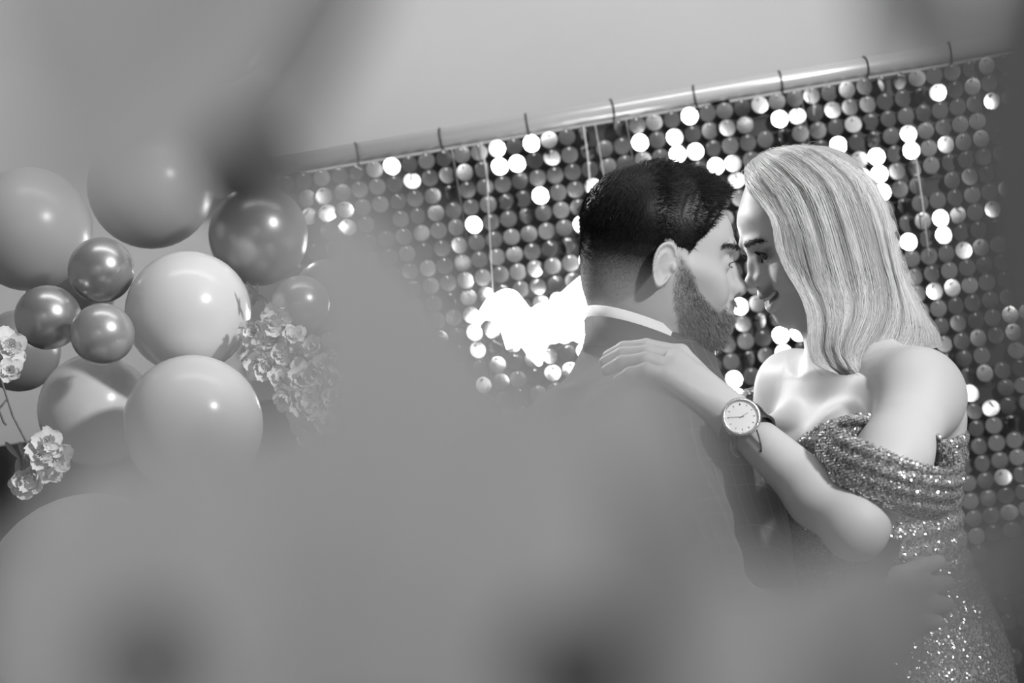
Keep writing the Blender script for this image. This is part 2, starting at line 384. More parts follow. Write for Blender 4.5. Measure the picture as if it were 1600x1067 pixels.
def leafm(L, Wd, bend=0.2):
    V = []; F = []; nu, nv = 10, 4
    for i in range(nu + 1):
        t = i / nu; w = Wd / 2 * math.sin(math.pi * (t ** 0.8)) ** 0.8 + 0.0002
        for j in range(nv + 1):
            s = j / nv * 2 - 1; V.append((s * w, L * t, -bend * L * t * t + 0.12 * abs(s) * w))
    for i in range(nu):
        for j in range(nv): a = i * (nv + 1) + j; F.append((a, a + 1, a + nv + 2, a + nv + 1))
    return mesh('leaf', V, F)
lm = leafm(0.045, 0.011)
for (x, y, a) in [(30,690,2.9),(28,715,3.3),(395,478,0.4),(405,470,-.4),(420,472,-.9),(8,690,2.6)]:
    o = link('leaf', lm, e if x < 200 else bpy.data.objects['blossom_spray'], M_leaf if not lm.materials else None)
    base = P(45, 700, 2.48) if x < 200 else P(470, 640, D1)
    o.location = P(x, y, 2.55) - base; o.rotation_euler = (math.pi / 2 + .2, a, 0); o.scale = (.6, .6, .6)
# ---------------------------------------------------------------- implicit-surface modelling (smooth bodies and clothes)
def frame3(fwd, up):
    f = Vector(fwd).normalized(); u = Vector(up); u = (u - f * u.dot(f)).normalized(); l = u.cross(f)
    return np.array([f[:], l[:], u[:]], np.float32)      # rows: local x (forward), y (left), z (up)
def smin(a, b, k):
    if k <= 0: return np.minimum(a, b)
    h = np.maximum(k - np.abs(a - b), 0) / k
    return np.minimum(a, b) - h * h * k * 0.25
def axis_grid(segs):
    out = [segs[0][0]]
    for a, b, h in segs:
        n = max(1, int(round((b - a) / h))); out += list(np.linspace(a, b, n + 1)[1:])
    return np.array(out, np.float32)
class Field:
    def __init__(s, xs, ys, zs):
        s.x, s.y, s.z = xs, ys, zs; s.f = np.full((len(xs), len(ys), len(zs)), 0.05, np.float32)
    def sl(s, lo, hi):
        r = []
        for g, a, b in zip((s.x, s.y, s.z), lo, hi):
            i0 = int(np.searchsorted(g, a)); i1 = int(np.searchsorted(g, b)); r.append(slice(max(0, i0 - 1), min(len(g), i1 + 1)))
        return tuple(r)
    def op(s, fn, lo, hi, k=0.0, mode='u'):
        q = s.sl(lo, hi)
        if any(a.stop - a.start < 2 for a in q): return
        X = s.x[q[0]][:, None, None]; Y = s.y[q[1]][None, :, None]; Z = s.z[q[2]][None, None, :]
        d = fn(X, Y, Z).astype(np.float32); c = s.f[q]
        if mode == 'u': s.f[q] = smin(c, d, k)
        elif mode == 's': s.f[q] = -smin(-c, d, k)
        elif mode == 'i': s.f[q] = -smin(-c, -d, k)
    def cap(s, a, b, ra, rb=None, k=0.01, mode='u'):
        rb = ra if rb is None else rb; a = np.array(a[:], np.float32); b = np.array(b[:], np.float32); ab = b - a; L2 = float(ab @ ab) + 1e-12
        def fn(X, Y, Z):
            t = np.clip(((X - a[0]) * ab[0] + (Y - a[1]) * ab[1] + (Z - a[2]) * ab[2]) / L2, 0, 1)
            return np.sqrt((X - a[0] - t * ab[0]) ** 2 + (Y - a[1] - t * ab[1]) ** 2 + (Z - a[2] - t * ab[2]) ** 2) - (ra + (rb - ra) * t)
        mg = max(ra, rb) + max(k, 0.004) + 0.006
        s.op(fn, np.minimum(a, b) - mg, np.maximum(a, b) + mg, k, mode)
    def chain(s, pts, rs, k=0.01, mode='u'):
        for i in range(len(pts) - 1): s.cap(pts[i], pts[i + 1], rs[i], rs[i + 1], k, mode)
    def ell(s, c, rad, R=None, k=0.01, mode='u'):
        c = np.array(c[:], np.float32); R = np.eye(3, dtype=np.float32) if R is None else R; rad = np.array(rad, np.float32)
        def fn(X, Y, Z):
            x, y, z = X - c[0], Y - c[1], Z - c[2]
            q = [(R[i, 0] * x + R[i, 1] * y + R[i, 2] * z) for i in range(3)]
            k0 = np.sqrt(sum((q[i] / rad[i]) ** 2 for i in range(3))); k1 = np.sqrt(sum((q[i] / rad[i] ** 2) ** 2 for i in range(3))) + 1e-9
            return k0 * (k0 - 1) / k1
        mg = rad.max() + max(k, 0.004) + 0.006
        s.op(fn, c - mg, c + mg, k, mode)
    def stack(s, cs, As, Bs, F, L, k=0.02, p=2.3, mode='u'):
        """loft: centres cs (falling z), half-widths As along L, Bs along F"""
        cz = np.array([c[2] for c in cs], np.float32)[::-1]; cx = np.array([c[0] for c in cs])[::-1]; cy = np.array([c[1] for c in cs])[::-1]
        A = np.array(As)[::-1]; B = np.array(Bs)[::-1]; F = Vector(F).normalized(); L = Vector(L).normalized()
        def ip(z, v):
            return np.interp(z, cz, v).astype(np.float32)
        zz = s.z; k_ = np.ones(9) / 9
        def fn(X, Y, Z):
            z = Z.ravel(); fine = np.linspace(cz[0], cz[-1], 240)
            def sm(v):
                w = np.interp(fine, cz, v); w = np.convolve(np.pad(w, 12, 'edge'), np.ones(25) / 25, 'valid'); return np.interp(z, fine, w).astype(np.float32)[None, None, :]
            ax, ay, a, b = sm(cx), sm(cy), sm(A), sm(B)
            x = X - ax; y = Y - ay; l = x * L[0] + y * L[1]; f = x * F[0] + y * F[1]
            g = (np.abs(l / a) ** p + np.abs(f / b) ** p) ** (1 / p); d = (g - 1) * np.minimum(a, b)
            return np.maximum(d, np.maximum(Z - cz[-1], cz[0] - Z))
        mg = max(A.max(), B.max()) + 0.03
        s.op(fn, (cx.min() - mg, cy.min() - mg, cz[0] - .03), (cx.max() + mg, cy.max() + mg, cz[-1] + .03), k, mode)
def surface_nets(fld):
    f, gx, gy, gz = fld.f, fld.x, fld.y, fld.z
    for ax in range(3):
        for e in (0, -1):
            q = [slice(None)] * 3; q[ax] = e; f[tuple(q)] = np.maximum(f[tuple(q)], 1e-4)
    ins = f < 0
    nx, ny, nz = f.shape
    cnt = np.zeros((nx - 1, ny - 1, nz - 1), np.uint8)
    for a in (0, 1):
        for b in (0, 1):
            for c in (0, 1): cnt += ins[a:nx - 1 + a, b:ny - 1 + b, c:nz - 1 + c]
    act = (cnt > 0) & (cnt < 8); idx = np.full(act.shape, -1, np.int32); I, J, K = np.nonzero(act); idx[act] = np.arange(len(I))
    acc = np.zeros((len(I), 3), np.float64); num = np.zeros(len(I))
    cv = {}
    for a in (0, 1):
        for b in (0, 1):
            for c in (0, 1): cv[a, b, c] = f[I + a, J + b, K + c]
    for ax in range(3):
        for a in (0, 1):
            for b in (0, 1):
                c0 = [a, b]; c0.insert(ax, 0); c1 = [a, b]; c1.insert(ax, 1); v0, v1 = cv[tuple(c0)], cv[tuple(c1)]
                m_ = (v0 < 0) != (v1 < 0); t = np.where(m_, v0 / np.where(m_, v0 - v1, 1), 0); co = [None] * 3
                oth = [q for q in range(3) if q != ax]
                p = np.zeros((len(I), 3))
                g = (gx, gy, gz); ii = (I, J, K)
                p[:, ax] = g[ax][ii[ax]] + t * (g[ax][ii[ax] + 1] - g[ax][ii[ax]])
                p[:, oth[0]] = g[oth[0]][ii[oth[0]] + a]; p[:, oth[1]] = g[oth[1]][ii[oth[1]] + b]
                acc[m_] += p[m_]; num[m_] += 1
    V = acc / num[:, None]; Fs = []
    for ax in range(3):
        q0 = [slice(None)] * 3; q1 = [slice(None)] * 3; q0[ax] = slice(0, -1); q1[ax] = slice(1, None)
        o1, o2 = [(1, 2), (2, 0), (0, 1)][ax]
        ch = ins[tuple(q0)] != ins[tuple(q1)]; A = np.array(np.nonzero(ch)); ok = (A[o1] > 0) & (A[o2] > 0)
        for q in (o1, o2): ok &= A[q] < f.shape[q] - 1
        A = A[:, ok]
        def at(d1, d2):
            B = A.copy(); B[o1] -= d1; B[o2] -= d2; return idx[B[0], B[1], B[2]]
        Q = np.stack([at(1, 1), at(0, 1), at(0, 0), at(1, 0)], 1); flip = ins[tuple(q0)][A[0], A[1], A[2]]
        Q[~flip] = Q[~flip][:, ::-1]; Fs.append(Q)
    F = np.concatenate(Fs)
    F = F[(F >= 0).all(1)]
    return V.astype(np.float32), F
def set_attr(me, name, vals):
    a = me.attributes.new(name, 'FLOAT', 'POINT'); a.data.foreach_set('value', np.asarray(vals, np.float32))
def tri_samples(V, F, n, rng, w=None):
    """n points on quads F of V; returns points, normals, face index"""
    a, b, c, d = (V[F[:, i]] for i in range(4)); nr = np.cross(c - a, d - b); ar = np.linalg.norm(nr, axis=1) + 1e-12
    p = ar if w is None else ar * w
    cs = np.cumsum(p); k = np.searchsorted(cs, rng.random(n) * cs[-1]); u = rng.random((n, 1)); v = rng.random((n, 1))
    pt = (a[k] * (1 - u) + b[k] * u) * (1 - v) + (d[k] * (1 - u) + c[k] * u) * v
    return pt, nr[k] / ar[k, None], k
def vnormals(V, F):
    nr = np.cross(V[F[:, 2]] - V[F[:, 0]], V[F[:, 3]] - V[F[:, 1]]); N = np.zeros_like(V)
    for i in range(4): np.add.at(N, F[:, i], nr)
    return N / (np.linalg.norm(N, axis=1, keepdims=True) + 1e-12)
def strands(P_, r0, r1, sides=3):
    """P_: (n, k, 3) poly-lines -> one tube mesh"""
    n, k, _ = P_.shape; T = np.gradient(P_, axis=1); T /= np.linalg.norm(T, axis=2, keepdims=True) + 1e-9
    ref = np.tile(np.array([0.3, 1.0, 0.2]), (n, k, 1)); A = np.cross(T, ref); A /= np.linalg.norm(A, axis=2, keepdims=True) + 1e-9; B = np.cross(T, A)
    r = np.linspace(0, 1, k)[None, :, None]; r0 = np.asarray(r0, float).reshape(-1, 1, 1); rad = r0 + (r1 - r0) * r
    V = np.stack([P_ + (A * math.cos(2 * math.pi * j / sides) + B * math.sin(2 * math.pi * j / sides)) * rad for j in range(sides)], 2).reshape(-1, 3)
    base = (np.arange(n)[:, None] * k + np.arange(k - 1)[None, :]) * sides; Q = []
    for j in range(sides):
        j2 = (j + 1) % sides; Q.append(np.stack([base + j, base + j2, base + sides + j2, base + sides + j], -1).reshape(-1, 4))
    return V, np.concatenate(Q)
# ---------------------------------------------------------------- heads
def tps_h2(outline, inner):
    """half-width of the head, squared, over the side view (x forward, z up; millimetres)"""
    o = outline; pts = [(x, z, 0.0) for x, z in o] + [(x, z, h * h) for x, z, h in inner]
    A = np.array(pts, float); X = A[:, :2]; n = len(X)
    def U(r2): return 0.5 * r2 * np.log(r2 + 1e-9)
    d2 = ((X[:, None] - X[None]) ** 2).sum(2); K = U(d2) + np.eye(n) * 60.0; Pm = np.c_[np.ones(n), X]
    M = np.block([[K, Pm], [Pm.T, np.zeros((3, 3))]]); w = np.linalg.solve(M, np.r_[A[:, 2], 0, 0, 0])
    gx = np.arange(-125, 141, 1.5); gz = np.arange(-125, 161, 1.5); G = np.stack(np.meshgrid(gx, gz, indexing='ij'), -1).reshape(-1, 2)
    H = np.zeros(len(G))
    for i in range(n): H += w[i] * U(((G - X[i]) ** 2).sum(1))
    H += w[n] + G @ w[n + 1:]
    return gx, gz, H.reshape(len(gx), len(gz))
def bil(g, x, z, M):
    fx = np.clip((x - g[0][0]) / 1.5, 0, len(g[0]) - 1.001); fz = np.clip((z - g[1][0]) / 1.5, 0, len(g[1]) - 1.001)
    i = fx.astype(int); j = fz.astype(int); u = fx - i; v = fz - j
    return M[i, j] * (1 - u) * (1 - v) + M[i + 1, j] * u * (1 - v) + M[i, j + 1] * (1 - u) * v + M[i + 1, j + 1] * u * v
HEAD_IN = [(0,90,60),(0,60,74),(0,20,76),(0,-15,70),(-50,60,69),(-50,20,63),(-45,95,52),(40,95,55),(45,65,68),(80,65,44),(87,65,32),(92,65,18),(40,38,72),(70,38,61),(84,38,48),(92,38,33),(97,38,17),
 (66,15,60),(77,15,44),(85,15,28),(91,15,13),(40,10,70),(68,-5,60),(78,-6,47),(87,-6,31),(93,-6,15),(40,-15,66),(70,-25,54),(84,-25,38),(94,-25,21),
 (20,-42,60),(50,-42,54),(75,-42,43),(88,-42,30),(95,-42,18),(20,-62,50),(50,-62,49),(75,-62,37),(90,-62,24),(97,-62,13),(75,-78,32),(90,-78,20),(50,-78,38),(75,-88,20),(50,-84,20),
 (-75,60,48),(-85,40,30),(-70,10,48),(-55,-10,50),(-30,-25,56),(-10,110,46),(25,112,36),(-40,112,34),(60,95,35)]
HEAD_OUT = [(0,129),(20,127),(45,119),(65,104),(82,84),(92,67),(98,50),(101,38),(97,26),(96,15),(97,0),(98,-12),(101,-24),(103,-33),(102,-42),(103,-50),(100,-62),(102,-72),(101,-80),(95,-90),(84,-95),(68,-94),(45,-88),(22,-80),(0,-66),(-22,-55),(-50,-44),(-72,-28),(-88,-5),(-97,25),(-98,55),(-88,85),(-68,108),(-40,122),(-20,127)]
class Head:
    def __init__(s, origin, fwd, up, scale, female):
        s.o = np.array(origin[:], float); s.R = frame3(fwd, up).astype(float); s.k = scale * 0.001; s.fem = female
        inn = HEAD_IN; out = HEAD_OUT
        if female:
            inn = [(x, z, h * (0.93 if z < -30 else 0.97)) for x, z, h in inn]
            out = [(x - (3 if 30 < z < 60 and x > 80 else 0), z) for x, z in out]
        s.g = tps_h2(out, inn); s.dHx, s.dHz = np.gradient(s.g[2], 1.5)
    def w(s, x, y, z):      # local mm -> world
        return Vector(s.o + s.k * (s.R.T @ np.array([x, y, z], float)))
    def loc(s, V):
        return ((V - s.o) @ s.R.T) / s.k
    def sculpt(s, fld):
        o, R, k = s.o, s.R, s.k
        def loc(X, Y, Z):
            x, y, z = X - o[0], Y - o[1], Z - o[2]; return [((R[i, 0] * x + R[i, 1] * y + R[i, 2] * z) / k) for i in range(3)]
        def skull(X, Y, Z):
            x, y, z = loc(X, Y, Z); H = bil(s.g, x, z, s.g[2]); gx = bil(s.g, x, z, s.dHx); gz = bil(s.g, x, z, s.dHz)
            return (y * y - H) / np.maximum(np.sqrt(4 * y * y + gx * gx + gz * gz), 12) * k
        c = o; fld.op(skull, c - 0.155, c + 0.155, 0.012)
        e = lambda c_, r, kk=4, mode='u': fld.ell(s.w(*c_), [q * k for q in r], s.R.astype(np.float32), kk * k, mode)
        cp = lambda a, b, ra, rb, kk=4, mode='u': fld.cap(s.w(*a), s.w(*b), ra * k, rb * k, kk * k, mode)
        F = s.fem
        for sg in (1, -1):
            e((97, 31 * sg, 13), (13, 15, 11), 14, 's')                          # eye sockets
            cp((97, 12 * sg, 37), (86, 42 * sg, 35), 6 if not F else 3.5, 5 if not F else 3, 12)   # brow ridge
            e((74, 36 * sg, -24), (15, 15, 15), 16)                              # cheeks
            cp((70, 46 * sg, -8), (30, 66 * sg, 0), 7, 6, 22)                    # cheekbone
        # nose
        if F: br, tp = [(91, 0, 24), (98, 0, 6), (109, 0, -13)], (109.5, 0, -14)
        else: br, tp = [(92, 0, 24), (102, 0, 8), (114, 0, -12)], (113.5, 0, -13)
        rn = (6, 7, 7) if F else (7.5, 8, 8.5)
        cp(br[0], br[1], rn[0], rn[1], 10); cp(br[1], br[2], rn[1], rn[2], 8); e(tp, (8 if F else 10, 8.5 if F else 10, 8 if F else 9), 5)
        cp((94, 0, -12), tp, 13, 6, 10)
        for sg in (1, -1):
            e((100 if F else 103, 11.5 * sg, -16), (9, 6.5, 7.5), 5); cp((88, 13 * sg, 10), (94, 15 * sg, -12), 6, 7, 14)
            e((104 if F else 106.5, (6 if F else 7.5) * sg, -23.5), (5.5, 3.4 if F else 4.4, 4.5), 1.5, 's')
        # mouth and lips
        zc = -42; arc = [(84, 26, zc + 1), (93, 18, zc + 1), (99.5, 8, zc - .5), (101, 0, zc), (99.5, -8, zc - .5), (93, -18, zc + 1), (84, -26, zc + 1)]
        if F: arc = [(79, 31, zc + 11), (90, 22, zc + 4), (98.5, 10, zc), (101, 0, zc - 1), (98.5, -10, zc), (90, -22, zc + 4), (79, -31, zc + 11)]
        e((92, 0, -42), (14, 24, 20), 14)
        up = [(a + 3.5 if abs(b) < 23 else a + 1, b, c + (6.5 if F else 4) * (1 if abs(b) < 23 else .2)) for a, b, c in arc]; lo = [(a + (1.0 if F else 2.5) if abs(b) < 23 else a + 1, b, c - ((15 if abs(b) < 15 else 11) if F else 5) * (1 if abs(b) < 23 else .2)) for a, b, c in arc]
        for q in (up, lo):
            for i in range(6): cp(q[i], q[i + 1], 2.6 if i in (0, 5) else 4.0, 2.6 if i in (0, 5) else 4.2, 4)
        op_ = [(a + (4.0 if F else 3.5), b, c - (4.5 if F else 1) * (1 if abs(b) < 23 else .4)) for a, b, c in arc]; ro = [2.0, 5.0, 6.0, 6.2, 6.0, 5.0, 2.0] if F else [0.8, 1.8, 2.4, 2.6, 2.4, 1.8, 0.8]
        for i in range(6): cp(op_[i], op_[i + 1], ro[i], ro[i + 1], 1.2, 's')
        # eyelids
        for sg in (1, -1):
            e((78, 31 * sg, 14), (14.5, 14.5, 13.5), 5)
            a_, h_ = ((93, 31 * sg, 12.5), (9.5, 13, 6.2)) if F else ((93, 32 * sg, 12), (9, 12, 3.2))
            e(a_, h_, 1.2, 's')
        if F: return
        # ears
        def ear(sg):
            def fn(X, Y, Z):
                x, y, z = loc(X, Y, Z); y = y * sg; a = x + 7 - 0.15 * z; b = z - 0; Rr = np.sqrt((a / (16.0 * (1 + 0.007 * b))) ** 2 + (b / 29.5) ** 2)
                ye = 77 + 0.45 * (5 - a) - 0.02 * b
                g = 4.6 * np.exp(-((Rr - 0.90) / .11) ** 2) * (1 - 0.8 / (1 + np.exp((a + b * -.1 - 8) * -0.6)) * (np.abs(b) < 12)) + 2.6 * np.exp(-((Rr - 0.52) / .13) ** 2) * (1 / (1 + np.exp((a - 2) * 0.5))) * (1 / (1 + np.exp((-b - 10) * 0.5))) - 12.0 * np.exp(-((a - 3) ** 2 / 45 + (b + 5) ** 2 / 90))
                d = np.maximum((Rr - 1) * 16, np.abs(y - (ye + g)) - 2.4); return d * k
            c_ = np.array(s.w(-7, 82 * sg, 0)[:]); fld.op(fn, c_ - 0.048, c_ + 0.048, 0.0045)
            e((7, 77 * sg, -2), (3.5, 4, 5.5), 3); e((-5, 67 * sg, 0), (10, 12, 19), 8)
        ear(1); ear(-1)
# ---------------------------------------------------------------- people
M_skin = attr_mat('skin_fair', 'tone', 0.5, 0.012, 0.74, spec=0.25)
for m_ in (M_skin,):
    b_ = m_.node_tree.nodes['Principled BSDF']; b_.inputs['Subsurface Weight'].default_value = 0.25; b_.inputs['Subsurface Radius'].default_value = (1, 1, 1); b_.inputs['Subsurface Scale'].default_value = 0.004
    t_ = m_.node_tree; n_ = t_.nodes.new('ShaderNodeTexNoise'); n_.inputs['Scale'].default_value = 900; k_ = t_.nodes.new('ShaderNodeBump'); k_.inputs['Strength'].default_value = 0.12; k_.inputs['Distance'].default_value = 0.0005
    tc_ = t_.nodes.new('ShaderNodeTexCoord'); t_.links.new(tc_.outputs['Object'], n_.inputs[0]); t_.links.new(n_.outputs[0], k_.inputs['Height']); t_.links.new(k_.outputs[0], b_.inputs['Normal'])
M_eye = mat('eye_white', 0.75, 0.1, coat=1.0); M_iris = mat('dark_iris', 0.03, 0.08, coat=1.0); M_teeth = mat('teeth', 0.85, 0.2)
M_hair_dark = attr_mat('dark_hair', 'tone', 0.45, 0.005, 0.022, spec=0.28)
M_hair_blonde = attr_mat('blonde_hair', 'tone', 0.34, 0.10, 0.86, spec=0.5)
def yawpitch(ax, yaw, pitch):
    """ax +1/-1: facing +X or -X; yaw>0 turns away from the camera; pitch>0 bows"""
    h = Vector((ax * math.cos(yaw), math.sin(yaw), 0)); f = h * math.cos(pitch) + Vector((0, 0, -math.sin(pitch))); u = h * math.sin(pitch) + Vector((0, 0, math.cos(pitch))); return f, u
rad = math.radians
# ---- man
mf, mu = yawpitch(1, rad(9), rad(15)); MK = 0.94
MO = P(1143, 387, 2.60) - (mf * 0.099 + mu * 0.038) * MK
mh = Head(MO, mf, mu, MK, False)
print('man head origin', MO, proj(MO))
MF = Vector((math.cos(rad(22)), math.sin(rad(22)), 0)); ML = Vector((MF.y, -MF.x, 0))       # ML: towards the camera side
def place(pts): return [P(*p) for p in pts]
def man_field():
    hx = (MO.x - 0.125, MO.x + 0.145); hz = (MO.z - 0.15, MO.z + 0.15); hy = (MO.y - 0.115, MO.y + 0.125)
    f = Field(axis_grid([(-0.12, hx[0], .006), (hx[0], hx[1], .0015), (hx[1], 0.36, .005), (.36, 0.60, .0026)]),
              axis_grid([(2.22, 2.36, .006), (2.36, hy[0], .0028), (hy[0], hy[1], .0019), (hy[1], 2.95, .006)]), axis_grid([(0.86, 1.08, .005), (1.08, 1.24, .0026), (1.24, hz[0], .005), (hz[0], hz[1], .0014), (hz[1], hz[1] + .02, .004)]))
    nb = P(985, 575, 2.60)
    cs = [nb + Vector((0, 0, z)) for z in (-.02, -.07, -.13, -.22, -.38, -.50, -.62)]
    cs = [c + Vector((0.10 * (nb.z - c.z) * 0.4, 0, 0)) for c in cs]
    f.stack(cs, [.10, .17, .18, .17, .15, .16, .165], [.075, .10, .115, .115, .105, .11, .115], MF, ML, .03)
    mh.sculpt(f)
    f.cap(mh.w(-32, 0, -22), nb + MF * 0.016, .055, .049, .03); f.cap(mh.w(10, 0, -50), nb + MF * 0.025, .040, .052, .03)
    f.cap(mh.w(-30, 30, -30), nb + ML * .03 + MF * .005, .024, .024, .03); f.cap(mh.w(-12, 58, -30), nb + ML * .02 + MF * .05, .012, .014, .02)
    # arms
    sh, el, wr = place([(1015, 695, 2.46), (1115, 1010, 2.30), (1335, 968, 2.42)])
    f.chain([sh, el, wr], [.052, .042, .030], .02)
    kn = place([(1405, 900, 2.445), (1412, 922, 2.435), (1415, 946, 2.43), (1410, 968, 2.43)])
    for q in kn: f.cap(wr, q, .022, .0125, .014)
    ends = [[(1440, 885, 2.455), (1466, 878, 2.475)], [(1452, 913, 2.445), (1480, 911, 2.47)], [(1455, 942, 2.44), (1480, 944, 2.465)], [(1442, 966, 2.44), (1462, 970, 2.46)]]
    for q, e_ in zip(kn, ends):
        a, b = place(e_); f.chain([q, a, b], [.0115, .0105, .009], .004)
    f.chain(place([(1352, 935, 2.41), (1368, 893, 2.405), (1393, 855, 2.425)]), [.017, .0125, .0108], .006)
    far = [nb + ML * -.19 + Vector((0, 0, -.09)), nb + ML * -.22 + MF * .06 + Vector((0, 0, -.36)), nb + ML * -.12 + MF * .26 + Vector((0, 0, -.36))]
    f.chain(far, [.05, .04, .03], .02); fw = far[2]
    for q in range(4):
        a = fw + MF * .08 + Vector((0, 0, .03 - .02 * q)) ; f.cap(fw, a, .02, .011, .01); f.chain([a, a + MF * .035 + ML * .01, a + MF * .055 + ML * .03], [.010, .0095, .008], .004)
    f.chain([fw + Vector((0, 0, .02)), fw + MF * .04 + Vector((0, 0, .05)), fw + MF * .07 + Vector((0, 0, .065))], [.014, .011, .009], .006)
    return f
MAN = empty('man', (P(1000, 560, 2.6).x, 2.6, 0)); MAN.name = 'person'
tag(MAN, 'dark-haired bearded man in a checked suit, side view, leaning his forehead to the woman', 'person')
V, F = surface_nets(man_field())
Lc = mh.loc(V); lx, ly, lz = Lc[:, 0], np.abs(Lc[:, 1]), Lc[:, 2]
def ramp(a, b, x): return np.clip((x - a) / (b - a), 0, 1)
def beard_mask(lx, lz, ly):
    m = ramp(0, 8, lx - (6 - 0.1 * (lz))) * 0
    lx = lx - 6
    top = np.interp(lx, [2, 14, 30, 42, 60, 75, 84, 92, 98, 104, 112], [25, 12, -8, -26, -40, -46, -40, -30, -27, -27, -28])
    bot = np.interp(lx, [2, 12, 25, 50, 75, 110], [-28, -58, -84, -100, -106, -110])
    bk = ramp(2, 11, lx)
    mm = ramp(0, 7, top - lz) * ramp(0, 12, lz - bot) * bk
    mm = mm * np.where((lz > -49) & (lz < -36) & (lx > 86), 0, 1)
    return mm
def hair_mask(lx, lz, ly):
    pass
    low = np.interp(lx, [-100, -75, -55, -35, -15, 3, 22, 27, 35, 45, 56, 61, 66, 80, 93], [-62, -60, -56, -42, -10, 24, 22, 16, 34, 44, 60, 72, 95, 103, 108])
    return ramp(0, 6, lz - low) * (lz > -75)
hm = hair_mask(lx, lz, ly); bm = beard_mask(lx, lz, ly); inhead = (np.abs(Lc) < 135).all(1)
earm = (ly > 77) & (np.abs(lx + 9) < 24) & (np.abs(lz) < 38)
fade = ramp(-48, 8, lz + 0.15 * (lx + 20))
tone = np.full(len(V), 0.72); tone -= np.where(inhead & ~earm, hm * (0.16 + 0.54 * fade), 0); tone -= np.where(inhead & ~earm, bm * 0.26, 0)
lip = np.exp(-(((lz + 42) / 8.5) ** 2)) * ramp(86, 92, lx) * (ly < 26); tone -= np.where(inhead, lip * 0.25, 0)
brow = np.exp(-(((lz - (36 - 0.003 * (ly - 28) ** 2)) / 3.6) ** 2)) * (lx > 80) * ramp(8, 13, ly) * (1 - ramp(52, 60, ly)); tone -= np.where(inhead, brow * 0.12, 0)
me = mesh('body', V, F); set_attr(me, 'tone', np.clip(tone, 0, 1)); link('body', me, None, M_skin).parent = MAN
bpy.data.objects['body'].matrix_parent_inverse = Matrix.Translation(-MAN.location)
def child(o, root):
    o.parent = root; o.matrix_parent_inverse = Matrix.Translation(-root.location); return o
rg = np.random.default_rng(3)
hf = (np.abs(mh.loc(V[F[:, 0]])) < 135).all(1); HF = F[hf]
def head_scatter(h, HF, V, n, maskfn, rng):
    c = h.loc(V[HF].mean(1)); m_ = maskfn(c[:, 0], c[:, 2], np.abs(c[:, 1])); ear = (np.abs(c[:, 1]) > 77.5) & (np.abs(c[:, 0] + 9) < 24) & (np.abs(c[:, 2]) < 38)
    return tri_samples(V, HF, n, rng, m_ * ~ear)
# short hair
def grow(h, pt, nr, length, dirn, lift, curl, seg_, rng, jit=0.25):
    """curves that leave the skin along nr and lean towards dirn (world)"""
    n = len(pt); out = [pt]; t = nr * lift + dirn * (1 - lift) + rng.normal(0, jit, (n, 3)); t /= np.linalg.norm(t, axis=1, keepdims=True)
    p = pt.copy(); L = length[:, None] / seg_; cu = rng.normal(0, curl, (n, 3))
    for s_ in range(seg_):
        p = p + t * L; out.append(p); t = t + (dirn - nr * 0.25) * 0.25 + cu; t /= np.linalg.norm(t, axis=1, keepdims=True)
    return np.stack(out, 1)
Rm = mh.R
pt, nr, k_ = head_scatter(mh, HF, V, 21000, lambda x, z, y: hair_mask(x, z, y) * (0.10 + 0.90 * ramp(-35, 15, z)) * (1 - .7 * ramp(75, 95, z)), rg)
lc = mh.loc(pt); nloc = nr @ Rm.T
lenf = 0.0013 + 0.009 * ramp(0, 75, lc[:, 2])
dl = np.stack([0.55 + 0.8 * ramp(20, 90, lc[:, 0]), 0.35 * np.sign(-lc[:, 1]) * ramp(60, 100, lc[:, 2]), np.where(lc[:, 2] > 75, 0.35, -0.5)], 1)
dl[lc[:, 0] < -40] = [0.0, 0, -0.4]; dl[(lc[:, 2] < 70)] = [-0.25, 0, -0.8]
dw = dl @ Rm; dw /= np.linalg.norm(dw, axis=1, keepdims=True)
st = grow(mh, pt, nr, lenf * rg.uniform(.75, 1.15, len(pt)), dw, 0.4, 0.10, 2, rg, 0.22)
sV, sF = strands(st, 0.00010 + .00016 * ramp(-10, 50, lc[:, 2]), 0.00008); me = mesh('hair', sV, sF); set_attr(me, 'tone', np.repeat(rg.random(len(pt)) ** 3, 9)); o = child(link('hair', me, None, M_hair_dark), MAN); tag(o, kind='stuff')
# hair mass beneath the strands
hmask_v = np.where(inhead & ~earm, ramp(22, 105, lz + .05 * lx) * hm, 0)
N = vnormals(V, F)
from numpy import sin as nsin
lump = 0.6 + 0.4 * nsin(lx * .28 + ly * .1) * nsin(ly * .23 + 1) + 0.5 * ramp(30, 60, lx) + 0.2 * nsin(lx * .7 + ly * .5)
Vc = V + N * (hmask_v * (0.0085 + 0.007 * lump * ramp(0, 90, lx + 0 * lz)) + (hmask_v - .02) * .0008 * nsin(lx * 1.9 + ly) * nsin(lz * 1.7 + ly * 1.3))[:, None] + ((np.array([[1, 0, .5]]) @ Rm) * (hmask_v * 0.006 * ramp(40, 80, lx))[:, None])
fm = (hmask_v[F] > 0.02).any(1); used = np.unique(F[fm]); mp = np.full(len(V), -1); mp[used] = np.arange(len(used))
me = mesh('hair_mass', Vc[used] , mp[F[fm]]); set_attr(me, 'tone', np.full(len(used), 0.0)); child(link('hair_mass', me, None, M_hair_dark), MAN)
